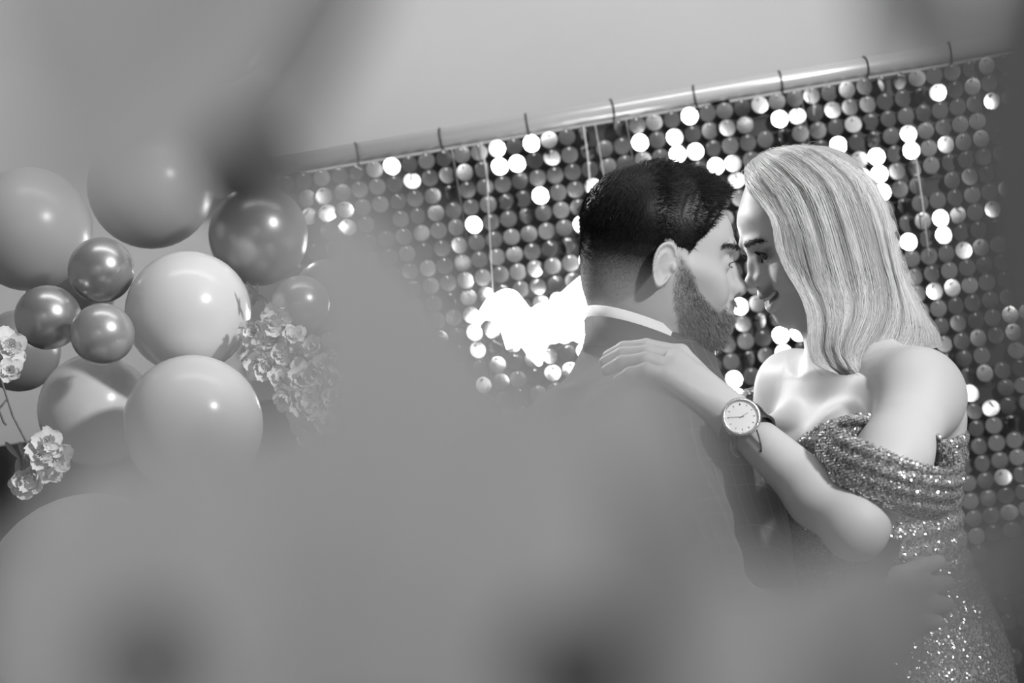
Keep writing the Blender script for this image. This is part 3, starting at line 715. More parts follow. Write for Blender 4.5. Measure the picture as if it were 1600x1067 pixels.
# strands on top of the mass
cV = Vc[used].astype(np.float32); cF = mp[F[fm]]; cm = hmask_v[used][cF].mean(1)
pt, nr, k_ = tri_samples(cV, cF, 11000, rg, ramp(.0, .12, cm)); lc = mh.loc(pt)
dl = np.stack([0.6 + 0.7 * ramp(-20, 80, lc[:, 0]), 0.5 * nsin(lc[:, 0] * .12) + 0.25 * np.sign(-lc[:, 1]), np.full(len(pt), 0.10) + .25 * nsin(lc[:, 0] * .2 + lc[:, 1] * .1)], 1); dl[lc[:, 0] < -35] = [-.2, 0, -.7]
dw = dl @ Rm; dw /= np.linalg.norm(dw, axis=1, keepdims=True)
st = grow(mh, pt, nr, rg.uniform(.008, .017, len(pt)) * (.5 + .5 * ramp(50, 95, lc[:, 2])), dw, 0.22, 0.16, 4, rg, 0.16)
sV, sF = strands(st, 0.0003, 0.00012); me = mesh('top_hair', sV, sF); set_attr(me, 'tone', np.repeat(rg.random(len(pt)) ** 2.5, 15)); o = child(link('top_hair', me, None, M_hair_dark), MAN); tag(o, kind='stuff')
# beard, eyebrows, lashes
pt, nr, k_ = head_scatter(mh, HF, V, 12500, lambda x, z, y: beard_mask(x, z, y) * (0.35 + 0.65 * ramp(20, 70, x - z * .4)), rg); lc = mh.loc(pt)
dl = np.tile(np.array([[0.30, 0, -0.75]]), (len(pt), 1)); dw = dl @ Rm; dw /= np.linalg.norm(dw, axis=1, keepdims=True)
st = grow(mh, pt, nr, (0.002 + 0.0065 * ramp(10, 95, lc[:, 0] - lc[:, 2] * .3)) * rg.uniform(.6, 1.3, len(pt)), dw, 0.45, 0.2, 3, rg, 0.3)
sV, sF = strands(st, 0.00017, 0.00007); me = mesh('beard', sV, sF); set_attr(me, 'tone', np.repeat(rg.random(len(pt)) ** 1.2, 12)); o = child(link('beard', me, None, attr_mat('beard_hair', 'tone', 0.5, 0.05, 0.5)), MAN); tag(o, kind='stuff')
def brows(h, root, n, zc, rng, m, L=0.008, thick=3.0, nm='eyebrows'):
    c = h.loc(V[HF].mean(1)) if root is MAN else h.loc(WV[WHF].mean(1)); vv, ff = (V, HF) if root is MAN else (WV, WHF)
    y = np.abs(c[:, 1]); z0 = zc - 0.006 * (y - 30) ** 2 * (1 if h.fem else .5)
    w_ = np.exp(-((c[:, 2] - z0) / thick) ** 2) * (y > 9) * (y < (47 if h.fem else 58)) * (c[:, 0] > (70 if h.fem else 58))
    pt, nr, _ = tri_samples(vv, ff, n, rng, w_); l = h.loc(pt); d = np.stack([-0.5 + 0 * l[:, 0], np.sign(l[:, 1]) * 0.8, 0.25 - 0.012 * (np.abs(l[:, 1]) - 12)], 1) @ h.R; d /= np.linalg.norm(d, axis=1, keepdims=True)
    s_ = grow(h, pt, nr, rng.uniform(.6, 1, n) * L, d, 0.25, 0.04, 3, rng, 0.12); a, b = strands(s_, 0.00028, 0.0001); me_ = mesh(nm, a, b); set_attr(me_, 'tone', np.repeat(rng.random(n) * .5, 12)); o_ = child(link(nm, me_, None, m), root); tag(o_, kind='stuff')
brows(mh, MAN, 900, 37, rg, attr_mat('man_brow', 'tone', .5, .02, .2), thick=2.6)
def eyes(h, root, fem, look=(0, 0)):
    for sg in (1, -1):
        c = h.w(78, 31 * sg, 13); Vs = []; Fs = []; nu, nv = 24, 16
        for j in range(nv + 1):
            t = math.pi * j / nv
            for i in range(nu): a = 2 * math.pi * i / nu; Vs.append(Vector((math.cos(t), math.sin(t) * math.cos(a), math.sin(t) * math.sin(a))))
        for j in range(nv):
            for i in range(nu): Fs.append((j * nu + i, j * nu + (i + 1) % nu, (j + 1) * nu + (i + 1) % nu, (j + 1) * nu + i))
        R3 = Matrix([tuple(r) for r in h.R]).transposed(); Rl = Matrix.Rotation(look[0] * 1.0, 3, 'Z') @ Matrix.Rotation(look[1], 3, 'Y')
        r = 0.0130 * h.k * 1000
        me_ = mesh('eye', [c + R3 @ (Rl @ v) * r for v in Vs], Fs); me_.materials.append(M_eye); me_.materials.append(M_iris)
        me_.polygons.foreach_set('material_index', np.array([1 if j < (6 if fem else 5) else 0 for j in range(nv) for i in range(nu)], np.int32))
        o_ = bpy.data.objects.new('eye', me_); COL.objects.link(o_); child(o_, root)
        # lashes
        L = []
        for row in ((1, 40 if fem else 26), (-1, 26 if fem else 12)):
            for q in range(row[1]):
                u = q / (row[1] - 1) * 2 - 1; y = (31 + 12.0 * u) * sg; z = 12.8 + row[0] * (5.2 if fem else 2.8) * (1 - u * u) ** .5
                x = 78 + math.sqrt(max(1, 14.6 ** 2 - (y - 31 * sg) ** 2 - (z - 13) ** 2)); ln = (7 if fem else 5) * (1 if row[0] > 0 else .55)
                p0 = h.w(x - .5, y, z); p1 = h.w(x + ln * .5, y + 1.5 * u * sg, z + row[0] * ln * .08); p2 = h.w(x + ln * .85, y + 3.5 * u * sg, z + row[0] * ln * (.75 if fem else .45))
                L.append([p0[:], p1[:], p2[:]])
        a, b = strands(np.array(L), 0.00022 if fem else 0.0002, 0.0001); me_ = mesh('eyelashes', a, b); set_attr(me_, 'tone', np.zeros(len(a))); o_ = child(link('eyelashes', me_, None, M_hair_dark), root); tag(o_, kind='stuff')
eyes(mh, MAN, False, (0, 0.12))
# ---- his clothes
M_shirt = mat('white_shirt', 0.85, 0.8, sheen=0.2)
def check_mat():
    m_, t, b = nt('windowpane_suit_cloth'); uv = t.nodes.new('ShaderNodeUVMap'); sp = t.nodes.new('ShaderNodeSeparateXYZ'); t.links.new(uv.outputs[0], sp.inputs[0]); L = t.links
    def line(out, period, w, off=0.0):
        a = t.nodes.new('ShaderNodeMath'); a.operation = 'MULTIPLY_ADD'; a.inputs[1].default_value = 1 / period; a.inputs[2].default_value = off; L.new(out, a.inputs[0])
        f = t.nodes.new('ShaderNodeMath'); f.operation = 'FRACT'; L.new(a.outputs[0], f.inputs[0]); s1 = t.nodes.new('ShaderNodeMath'); s1.operation = 'LESS_THAN'; s1.inputs[1].default_value = w; L.new(f.outputs[0], s1.inputs[0]); return s1.outputs[0]
    ls = [line(sp.outputs[0], .034, .03), line(sp.outputs[0], .034, .03, .40), line(sp.outputs[1], .052, .02), line(sp.outputs[1], .052, .02, .35)]
    cur = ls[0]
    for q in ls[1:]:
        a = t.nodes.new('ShaderNodeMath'); a.operation = 'MAXIMUM'; L.new(cur, a.inputs[0]); L.new(q, a.inputs[1]); cur = a.outputs[0]
    r = t.nodes.new('ShaderNodeMapRange'); r.inputs[3].default_value = 0.075; r.inputs[4].default_value = 0.15; L.new(cur, r.inputs[0]); L.new(r.outputs[0], b.inputs['Base Color'])
    b.inputs['Roughness'].default_value = 0.85; b.inputs['Sheen Weight'].default_value = 0.3; b.inputs['Specular IOR Level'].default_value = 0.15
    tc = t.nodes.new('ShaderNodeTexCoord'); n = t.nodes.new('ShaderNodeTexNoise'); n.inputs['Scale'].default_value = 1400; k = t.nodes.new('ShaderNodeBump'); k.inputs['Strength'].default_value = .25; k.inputs['Distance'].default_value = .0006
    L.new(tc.outputs['Object'], n.inputs[0]); L.new(n.outputs[0], k.inputs['Height']); L.new(k.outputs[0], b.inputs['Normal']); return m_
M_suit = check_mat()
nb = P(985, 575, 2.60)
CB, CF = P(934, 498, 2.555), P(1082, 566, 2.665); CC = (CB + CF) / 2; ca = (CF - CB) / 2; cl = ML * .069; ca = ca * 1.04; cup = Vector((-.12, 0, 1)).normalized()
def collar(name, grow_, lo, hi, th, m, root, sag=0.0):
    V_ = []; F_ = []; n = 64
    gl = grow_ * (1.5 if grow_ > .01 else 1); prof = [(gl, lo), (grow_ * .9, (lo + hi) / 2), (grow_ * .6 + .0, hi), (grow_ * .6 - th, hi), (gl - th, lo)]
    for i in range(n):
        a = 2 * math.pi * i / n
        for g, z in prof:
            d = ca * math.cos(a) + cl * math.sin(a); V_.append(CC + d + d.normalized() * g + cup * (z - sag * math.sin(a) ** 2 - (0.012 * max(0, math.cos(a)) ** 6 if hi > .01 else 0)))
    k = len(prof)
    for i in range(n):
        for j in range(k): F_.append((i * k + j, ((i + 1) % n) * k + j, ((i + 1) % n) * k + (j + 1) % k, i * k + (j + 1) % k))
    return child(link(name, mesh(name, V_, F_), None, m), root)
collar('shirt_collar', 0.008, -.022, .014, .002, M_shirt, MAN)
def jacket():
    f = Field(axis_grid([(-0.2, 0.42, .005)]), axis_grid([(2.16, 2.98, .0052)]), axis_grid([(0.70, 1.62, .005)]))
    z0 = nb.z
    cs = [nb + Vector((0.04 * t, 0, -t)) for t in (.012, .045, .08, .13, .22, .38, .52, .66, .80)]
    f.stack(cs, [.085, .135, .185, .19, .18, .165, .18, .195, .20], [.085, .105, .12, .13, .13, .12, .13, .14, .142], MF, ML, .02)
    f.cap(CC + cup * -.022, nb + Vector((0, 0, -.07)), .074, .105, .03)
    sh, el, wr = place([(1012, 697, 2.46), (1112, 1012, 2.30), (1318, 972, 2.41)])
    f.ell(sh, (.078, .07, .080), None, .03); f.chain([sh, el], [.072, .058], .02); f.chain([el, wr], [.058, .040], .02)
    f.cap(nb + ML * .03 + Vector((0, 0, -.01)), sh + Vector((-.015, 0, .02)), .055, .055, .03)
    far = [nb + ML * -.19 + Vector((0, 0, -.09)), nb + ML * -.22 + MF * .06 + Vector((0, 0, -.36)), nb + ML * -.13 + MF * .23 + Vector((0, 0, -.36))]
    f.ell(far[0], (.078, .07, .08), None, .03); f.chain(far, [.07, .055, .04], .02); f.cap(nb + ML * -.03 + Vector((0, 0, -.01)), far[0], .055, .055, .03)
    f.cap(CC + cup * .012, CC + cup * .09, .0655, .075, .004, 's')
    V_, F_ = surface_nets(f); N_ = vnormals(V_, F_)
    # drag folds round the elbow and the arm-hole
    d = (V_ - np.array(sh[:])) @ np.array((el - sh).normalized()[:]); near = np.exp(-((V_[:, 1] - 2.36) / .12) ** 2)
    V_ += N_ * (0.0022 * nsin(d * 120 + V_[:, 0] * 60) * ramp(.05, .2, d) * near + 0.0015 * nsin(V_[:, 0] * 45 + V_[:, 2] * 70) * nsin(V_[:, 1] * 35))[:, None]
    me_ = mesh('jacket', V_, F_)
    u_ = np.zeros((len(V_), 2)); ax_ = np.array((el - sh).normalized()[:]); rel = V_ - np.array(sh[:]); al = rel @ ax_; pr = rel - al[:, None] * ax_
    e1 = np.cross(ax_, [0, 1, 0]); e1 /= np.linalg.norm(e1); u_[:, 0] = pr @ e1 + 0.006 * nsin(al * 25); u_[:, 1] = al + 0.01 * nsin(u_[:, 0] * 20) + 0.25 * u_[:, 0]
    uv = me_.uv_layers.new(name='UVMap'); li = np.zeros(len(me_.loops), np.int32); me_.loops.foreach_get('vertex_index', li); uv.data.foreach_set('uv', u_[li].astype(np.float32).ravel())
    me_.materials.append(M_suit); o_ = bpy.data.objects.new('jacket', me_); COL.objects.link(o_); child(o_, MAN)
    # cuff
    a, b = P(1322, 971, 2.412), P(1340, 967, 2.42); mb = MB(); mb.tube([a, b], [.0375, .0345], 28, False); mb.tube([b, a], [.0335, .0365], 28, False); child(mb.build('shirt_cuff', M_shirt), MAN)
jacket()
collar('jacket_collar', 0.016, -.040, -.001, .004, mat('plain_suit_cloth', .075, .85, sheen=.3), MAN)
M_trouser = mat('dark_trouser_cloth', 0.07, 0.9); M_shoe = mat('black_shoe', 0.03, 0.25)
def legs():
    f = Field(axis_grid([(-0.2, 0.35, .007)]), axis_grid([(2.3, 2.92, .007)]), axis_grid([(0.04, 0.98, .008)]))
    hip = nb + Vector((0.03, 0, 0)); hip.z = 0.92
    f.ell(hip, (.13, .165, .12), None, .03)
    for sg in (1, -1):
        a = hip + ML * .09 * sg; k = a.copy(); k.z = .5; k += MF * .02; b = k.copy(); b.z = .07; b -= MF * .01
        f.chain([a, k, b], [.098, .072, .058], .03)
        s_ = MB(); c = b.copy(); c.z = 0
        n = 20; V_ = []; F_ = []
        for (z, g) in ((0, 1), (.02, 1.02), (.045, .9), (.075, .55), (.09, .3)):
            for i in range(n):
                t = 2 * math.pi * i / n; cx = math.cos(t); fx = .14 * cx if cx < 0 else .19 * cx
                V_.append(c + MF * ((fx * .72) * g * (1 if z < .05 else .7) - (0 if z < .05 else .02)) + ML * (.046 * math.sin(t) * g) + Vector((0, 0, z + .001)))
        for r in range(4):
            for i in range(n): F_.append((r * n + i, r * n + (i + 1) % n, (r + 1) * n + (i + 1) % n, (r + 1) * n + i))
        F_ += [tuple(range(n))[::-1], tuple(range(4 * n, 5 * n))]
        child(link('shoe', mesh('shoe', V_, F_), None, M_shoe), MAN)
    V_, F_ = surface_nets(f); child(link('trousers', mesh('trousers', V_, F_), None, M_trouser), MAN)
legs()
# ---- woman
wf, wu = yawpitch(-1, rad(-9), rad(15)); WK = 0.91
WO = P(1170, 392, 2.645) - (wf * 0.096 + wu * 0.026) * WK
wh = Head(WO, wf, wu, WK, True)
print('woman head', WO, proj(WO))
WF = Vector((-math.cos(rad(30)), -math.sin(rad(30)), 0)); WL = Vector((0.5, -0.866, 0))
WOMAN = empty('person', (P(1360, 700, 2.6).x, 2.6, 0))
tag(WOMAN, 'smiling blonde woman in an off-shoulder sequinned dress, facing left, hand on his shoulder', 'person')
wn = P(1345, 572, 2.62)
wsh, wel, wwr = place([(1438, 618, 2.475), (1336, 820, 2.30), (1150, 656, 2.43)])
wfs, wfe, wfw = place([(1243, 612, 2.77), (1160, 780, 2.86), (1060, 850, 2.72)])
def torso_pts():
    return [P(1345, 578, 2.62), P(1347, 612, 2.62), P(1350, 650, 2.615), P(1350, 700, 2.61), P(1350, 760, 2.61), P(1350, 840, 2.61), P(1362, 930, 2.61), P(1375, 1010, 2.61), P(1378, 1080, 2.61), P(1372, 1180, 2.61)]
TA = [.075, .135, .150, .140, .128, .112, .140, .170, .180, .178]; TB = [.055, .075, .092, .100, .095, .082, .100, .120, .130, .128]
def bust(f, g=0.0):
    for sg in (1, -1):
        c = P(1350, 705, 2.61) + WL * (.068 * sg) + WF * .072; f.ell(c, (.058 + g, .055 + g, .060 + g), None, .03)
def woman_field():
    hx = (WO.x - 0.13, WO.x + 0.10); hz = (WO.z - 0.13, WO.z + 0.13); hy = (WO.y - 0.11, WO.y + 0.11)
    f = Field(axis_grid([(-0.02, hx[0], .0026), (hx[0], WO.x, .0014), (WO.x, hx[1], .0032), (hx[1], 0.62, .0038)]),
              axis_grid([(2.20, hy[0], .0028), (hy[0], hy[1], .0018), (hy[1], 2.95, .0055)]), axis_grid([(0.90, 1.15, .006), (1.15, hz[0], .0028), (hz[0], hz[1], .0014), (hz[1], hz[1] + .02, .004)]))
    f.stack(torso_pts(), TA, TB, WF, WL, .03); bust(f)
    wh.sculpt(f)
    f.cap(wh.w(-22, 0, -25), wn, .047, .047, .03); f.cap(wh.w(8, 0, -48), wn + WF * .02, .034, .042, .03)
    f.cap(wn + Vector((0, 0, .0)), wsh + Vector((0, 0, .012)), .030, .036, .05); f.cap(wn, wfs + Vector((0, 0, .012)), .030, .036, .05)
    f.cap(wn + WF * .045 + Vector((0, 0, -.028)), wsh + WF * .02 + Vector((0, 0, .018)), .008, .008, .034); f.cap(wn + WF * .045 + Vector((0, 0, -.028)), wfs + WF * .02 + Vector((0, 0, .018)), .008, .008, .034)
    # near arm
    f.ell(wsh, (.046, .046, .048), None, .03)
    mid = wsh.lerp(wel, .5) + Vector((.004, -.004, 0)); f.chain([wsh, mid, wel], [.043, .040, .034], .02)
    fm_ = wel.lerp(wwr, .3) + Vector((0, 0, -.004)); f.chain([wel, fm_, wwr], [.031, .0325, .0215], .02); f.ell(wel + Vector((0, -.004, -.008)), (.022, .022, .022), None, .02)
    # far arm
    f.ell(wfs, (.046, .046, .048), None, .03); f.chain([wfs, wfe, wfw], [.043, .034, .024], .02)
    for q in range(4):
        a = wfw + Vector((-.06, -.02, .02 - .02 * q)); f.cap(wfw, a, .018, .0095, .01); f.chain([a, a + Vector((-.03, -.01, 0)), a + Vector((-.05, -.02, -.004))], [.009, .0085, .007], .004)
    f.chain([wfw, wfw + Vector((-.03, 0, .035)), wfw + Vector((-.055, -.01, .045))], [.013, .010, .008], .005)
    # hand on his shoulder
    kn = place([(1063, 552, 2.470), (1058, 561, 2.447), (1051, 572, 2.425), (1040, 586, 2.407)])
    for q in kn: f.cap(wwr, q, .019, .0108, .012)
    f.cap(wwr, kn[1].lerp(kn[2], .5), .021, .013, .012)
    for q, e_, r in zip(kn, [[(1010, 541, 2.470), (975, 544, 2.480), (950, 556, 2.487)], [(1010, 551, 2.445), (972, 553, 2.455), (945, 565, 2.462)], [(1008, 562, 2.420), (972, 566, 2.430), (948, 578, 2.437)], [(1010, 577, 2.400), (984, 583, 2.407), (966, 593, 2.413)]], (1, 1, .98, .88)):
        pts_ = [q] + place(e_); f.ell(q, (.0098, .0098, .0098), None, .005); f.chain(pts_, [.0098 * r, .0090 * r, .0082 * r, .0070 * r], .003)
    f.chain(place([(1120, 622, 2.47), (1085, 580, 2.51), (1062, 560, 2.53)]), [.015, .012, .009], .008)
    return f
WV, WFc = surface_nets(woman_field())
Lc = wh.loc(WV); lx, ly, lz = Lc[:, 0], np.abs(Lc[:, 1]), Lc[:, 2]; inh = (np.abs(Lc) < 135).all(1)
tone = np.full(len(WV), 0.80)
lipd = np.exp(-((((lz + 43 - .011 * ly ** 2)) / 11.5) ** 4)) * ramp(78, 84, lx - 0 * lz) * (1 - ramp(27, 31, ly)); tone -= np.where(inh, lipd * 0.48, 0)
tone -= np.where(inh, .5 * np.exp(-(((lz - 14) / 8.5) ** 4)) * (lx > 76) * ramp(15, 19, ly) * (1 - ramp(43, 48, ly)), 0)
tone -= np.where(inh, ramp(55, 75, lz + .9 * (-lx + 60)) * .3, 0)
me = mesh('body', WV, WFc); set_attr(me, 'tone', np.clip(tone, 0, 1)); child(link('body', me, None, M_skin), WOMAN)
hf = (np.abs(wh.loc(WV[WFc[:, 0]])) < 135).all(1); WHF = WFc[hf]
rg = np.random.default_rng(8)
brows(wh, WOMAN, 1100, 36, rg, attr_mat('brow_hair', 'tone', 0.5, 0.02, 0.08), 0.005, 2.4)
eyes(wh, WOMAN, True, (0, 0.1))
# teeth
tb = MB()
for q in range(-5, 6):
    a = q / 5 * 1.05; c = wh.w(99.5 - 7 * a * a, 22 * math.sin(a) * .97, -41 + 4.5 * a * a); R3 = Matrix([tuple(r) for r in wh.R]).transposed() @ Matrix.Rotation(a * .9, 3, 'Z')
    w_ = (7.6 if abs(q) < 2 else 6.0) * wh.k * .5
    Vt = []; Ft = []
    for (z, s_) in ((5.0, .85), (1, 1.0), (-3.6, 1.0), (-5.2, .8)):
        for i in range(8):
            t = 2 * math.pi * i / 8; Vt.append(c + R3 @ Vector((math.cos(t) * 3 * wh.k * s_, math.sin(t) * w_ * s_, z * wh.k)))
    for r_ in range(3):
        for i in range(8): Ft.append((r_ * 8 + i, r_ * 8 + (i + 1) % 8, (r_ + 1) * 8 + (i + 1) % 8, (r_ + 1) * 8 + i))
    Ft += [tuple(range(8))[::-1], tuple(range(24, 32))]
    tt = link('tooth', mesh('tooth', Vt, Ft), None, M_teeth); child(tt, WOMAN)
# ---- long hair: two folded sheets (camera side and far side) carrying thousands of strands
GU = [ # guides in picture pixels, from the parting down to the tips
 [(1163,262),(1165,290),(1186,318),(1205,345),(1211,385),(1228,425),(1250,462),(1262,500),(1262,540),(1272,568),(1300,582)],
 [(1172,250),(1185,272),(1215,305),(1238,350),(1250,395),(1262,435),(1280,470),(1288,505),(1285,540),(1295,568),(1318,586)],
 [(1190,238),(1215,255),(1255,292),(1278,345),(1292,395),(1305,440),(1316,478),(1312,512),(1306,545),(1318,570),(1334,584)],
 [(1215,230),(1250,243),(1298,283),(1322,340),(1338,395),(1350,445),(1352,485),(1340,520),(1328,550),(1332,570),(1340,582)],
 [(1240,227),(1280,238),(1332,280),(1358,338),(1374,395),(1388,445),(1392,485),(1380,520),(1362,550),(1350,570),(1347,580)],
 [(1258,227),(1300,240),(1352,280),(1380,335),(1393,395),(1406,445),(1418,485),(1420,515),(1412,538),(1398,556),(1385,565)],
 [(1268,228),(1312,243),(1362,280),(1388,333),(1402,392),(1418,440),(1438,478),(1456,502),(1467,520),(1470,530),(1474,540)],
]
GA = np.array(GU, float)
def resamp(A, n, ax):
    k = A.shape[ax]; t = np.linspace(0, k - 1, n); i = np.clip(t.astype(int), 0, k - 2); fr = t - i
    def g(o): return np.take(A, np.clip(i + o, 0, k - 1), ax)
    sh_ = [1] * A.ndim; sh_[ax] = n; fr = fr.reshape(sh_); p0, p1, p2, p3 = g(-1), g(0), g(1), g(2)
    return .5 * (2 * p1 + (p2 - p0) * fr + (2 * p0 - 5 * p1 + 4 * p2 - p3) * fr ** 2 + (3 * p1 - p0 - 3 * p2 + p3) * fr ** 3)
NU_, NV_ = 121, 61
GG = resamp(resamp(GA, NU_, 0), NV_, 1)      # (u, v, 2)
hc = wh.o[1]
def lat(u, v, far=False):
    top = np.sin(np.clip(v / .27, 0, 1) * np.pi / 2); u = np.clip(u, 0, 1); v = np.clip(v, 0, 1); bk = np.sqrt(np.clip(1 - u ** 3.4, 0, 1)); w_ = 0.096 * top * bk
    w_ = w_ * (1 - .10 * ramp(.5, .9, v)) + .011 * np.exp(-u * 9) * ramp(.12, .3, v) + 0.072 * ramp(.48, .92, v) * bk ** .5
    return w_
def hair_point(u, v, far=0, off=0.0):
    """u, v arrays in 0..1 -> world points"""
    fu = np.clip(u, 0, 1) * (NU_ - 1); fv = np.clip(v, 0, 1) * (NV_ - 1); i = np.minimum(fu.astype(int), NU_ - 2); j = np.minimum(fv.astype(int), NV_ - 2); a = (fu - i)[..., None]; b = (fv - j)[..., None]
    px = (GG[i, j] * (1 - a) + GG[i + 1, j] * a) * (1 - b) + (GG[i, j + 1] * (1 - a) + GG[i + 1, j + 1] * a) * b
    # waves: locks that roll towards the tips
    lock = np.sin(u * 15 + 2.2 * np.sin(v * 3) + 1.5 * np.sin(u * 6.3)) ; wave = ramp(.35, .8, v) * (.009 * np.sin(v * 11 + u * 9) + .004 * np.sin(v * 19 + u * 5))
    L = lat(u, v) + 0.0052 * lock * ramp(.15, .5, v) + .002 * np.sin(u * 53 + v * 4) * ramp(.05, .3, v) + wave - off
    fwdy = wh.R[0][1] * (-(px[..., 0] - 1262) * .00078)   # head yaw: face side comes a little nearer
    d = hc + fwdy + (L if far else -L) + .0
    s_ = S * d; uu = (px[..., 0] - 800) * s_; vv = (533.5 - px[..., 1]) * s_
    return np.stack([uu * math.cos(ROLL) + vv * math.sin(ROLL), d, -uu * math.sin(ROLL) + vv * math.cos(ROLL) + CAMZ], -1)
U, Vv = np.meshgrid(np.linspace(0, 1, NU_), np.linspace(0, 1, NV_), indexing='ij')
SV = []; SF = []
for far in (0, 1):
    q = hair_point(U, Vv, far, .0035).reshape(-1, 3); b0 = len(SV) * NU_ * NV_; SV.append(q)
    ii, jj = np.meshgrid(np.arange(NU_ - 1), np.arange(NV_ - 1), indexing='ij'); a = (ii * NV_ + jj).ravel() + b0
    f_ = np.stack([a, a + 1, a + NV_ + 1, a + NV_], 1); SF.append(f_ if far else f_[:, ::-1])
SVa = np.concatenate(SV); SFa = np.concatenate(SF)
me = mesh('hair_mass', SVa, SFa); set_attr(me, 'tone', np.tile((0.55 + .15 * np.sin(U * 23 + Vv * 3)).ravel(), 2)); child(link('hair_mass', me, None, M_hair_blonde), WOMAN)
n = 7000; k = 15
u0 = rg.random(n) ** .9; cl_ = np.floor(u0 * 46) / 46 + .5 / 46; cr = np.random.default_rng(2).random(60)
vv_ = np.linspace(0, 1, k)[None, :]; vend = np.where(rg.random(n) < .8, rg.uniform(.9, 1.0, n), rg.uniform(.5, .95, n))[:, None]
vstart = np.where(rg.random(n) < .35, 0, rg.uniform(0, .35, n))[:, None]
vs_ = vstart + (vend - vstart) * vv_
us_ = u0[:, None] + (cl_ - u0)[:, None] * .35 * ramp(.3, 1, vs_) + rg.normal(0, .012, (n, 1)) * vs_ + .006 * np.sin(vs_ * 14 + rg.random((n, 1)) * 6.28) * ramp(.2, .8, vs_)
isfar = rg.random(n) < .12
offs = rg.uniform(-.0015, .006, (n, 1)) * np.ones((1, k))
pn = hair_point(us_, vs_, 0, offs); pf = hair_point(us_, vs_, 1, offs); pp_ = np.where(isfar[:, None, None], pf, pn)
fl = rg.random(n) < .04; pp_[fl] += np.cumsum(rg.normal(0, .0007, (fl.sum(), k, 3)), 1)
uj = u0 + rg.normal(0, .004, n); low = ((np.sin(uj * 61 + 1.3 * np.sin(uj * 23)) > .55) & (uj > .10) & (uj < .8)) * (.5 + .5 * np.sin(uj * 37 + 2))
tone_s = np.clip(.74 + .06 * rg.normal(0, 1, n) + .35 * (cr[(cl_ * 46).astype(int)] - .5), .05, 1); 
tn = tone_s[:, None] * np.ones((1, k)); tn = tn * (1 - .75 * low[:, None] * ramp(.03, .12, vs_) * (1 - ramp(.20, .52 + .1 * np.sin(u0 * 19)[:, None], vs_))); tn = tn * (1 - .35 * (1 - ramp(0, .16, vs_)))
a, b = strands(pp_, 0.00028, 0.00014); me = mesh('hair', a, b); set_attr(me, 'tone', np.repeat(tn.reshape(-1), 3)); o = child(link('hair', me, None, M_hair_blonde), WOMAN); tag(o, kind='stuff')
# fly-away hairs round the outline
n = 260; k = 9; base_u = rg.random(n); bv = rg.uniform(0, .55, n); edge = rg.random(n) < .6; base_u[edge] = rg.uniform(.93, 1, edge.sum()); bv[~edge] = rg.uniform(0, .12, (~edge).sum())
p0 = hair_point(base_u, bv, 0, 0); p1 = hair_point(base_u, np.minimum(bv + .10, 1), 0, 0); t_ = (p1 - p0); t_ /= np.linalg.norm(t_, axis=1, keepdims=True); out_ = p0 - wh.o; out_ /= np.linalg.norm(out_, axis=1, keepdims=True)
ss = np.linspace(0, 1, k)[None, :, None]; Ls = rg.uniform(.02, .055, (n, 1, 1)); pf_ = p0[:, None] + t_[:, None] * Ls * ss + out_[:, None] * (.006 * np.sin(ss * 2.6) + .003 * rg.normal(0, 1, (n, 1, 1)) * ss) + rg.normal(0, .003, (n, 1, 3)) * ss ** 2
a, b = strands(pf_, .00016, .00008); me = mesh('loose_hair', a, b); set_attr(me, 'tone', np.full(len(a), .8)); o = child(link('loose_hair', me, None, M_hair_blonde), WOMAN); tag(o, kind='stuff')
# ---- dress
M_dress = mat('dress_mesh_cloth', 0.42, 0.7, var=.05, vscale=300, bump=.4, bscale=500)
M_seq = attr_mat('dress_sequin', 'tone', 0.24, 0.45, 1.0, spec=0.6, metal=0.85)
M_trim = mat('dress_piping', 0.62, 0.6)
def dress_field():
    f = Field(axis_grid([(0.14, 0.72, .0036)]), axis_grid([(2.34, 2.90, .0042)]), axis_grid([(0.02, 0.9, .008), (0.9, 1.47, .0036)]))
    pts_ = torso_pts(); g = .006
    pts_ += [Vector((pts_[-1].x - .0, pts_[-1].y, z)) for z in (.72, .45, .2, .03)]
    f.stack(pts_, [a + g for a in TA] + [.165, .15, .17, .21], [b + g for b in TB] + [.125, .12, .15, .20], WF, WL, .02); bust(f, g)
    top = P(1350, 688, 2.61).z
    c_up = .026
    nrm = (Vector((0, 0, 1)) + WL * .10 + WF * -.05).normalized(); c = P(1350, 688, 2.61) + Vector((0, 0, c_up))
    def cut(X, Y, Z):
        l = (X - c.x) * WL.x + (Y - c.y) * WL.y; sw = .016 * np.cos(np.clip(np.abs(l) - .068, -.07, .07) / .07 * np.pi) 
        fw = (X - c.x) * WF.x + (Y - c.y) * WF.y
        return ((Z - c.z) - np.where(fw > 0, sw, -.016) + 0 * X) * .9 + .006
    f.op(cut, (-1, 0, 0), (2, 4, 3), .003, 'i')
    return f
DV, DF = surface_nets(dress_field())
dn = vnormals(DV, DF); fw_ = (DV[:, 0] - P(1350, 840, 2.61).x) * WL.x + (DV[:, 1] - 2.61) * WL.y
zz_ = DV[:, 2]; DV += dn * (.0020 * nsin(zz_ * 260 + fw_ * 25) * ramp(1.12, 1.2, zz_) + .0016 * nsin(fw_ * 160 + zz_ * 90) * (1 - ramp(1.05, 1.15, zz_)))[:, None]
child(link('dress', mesh('dress', DV, DF), None, M_dress), WOMAN)
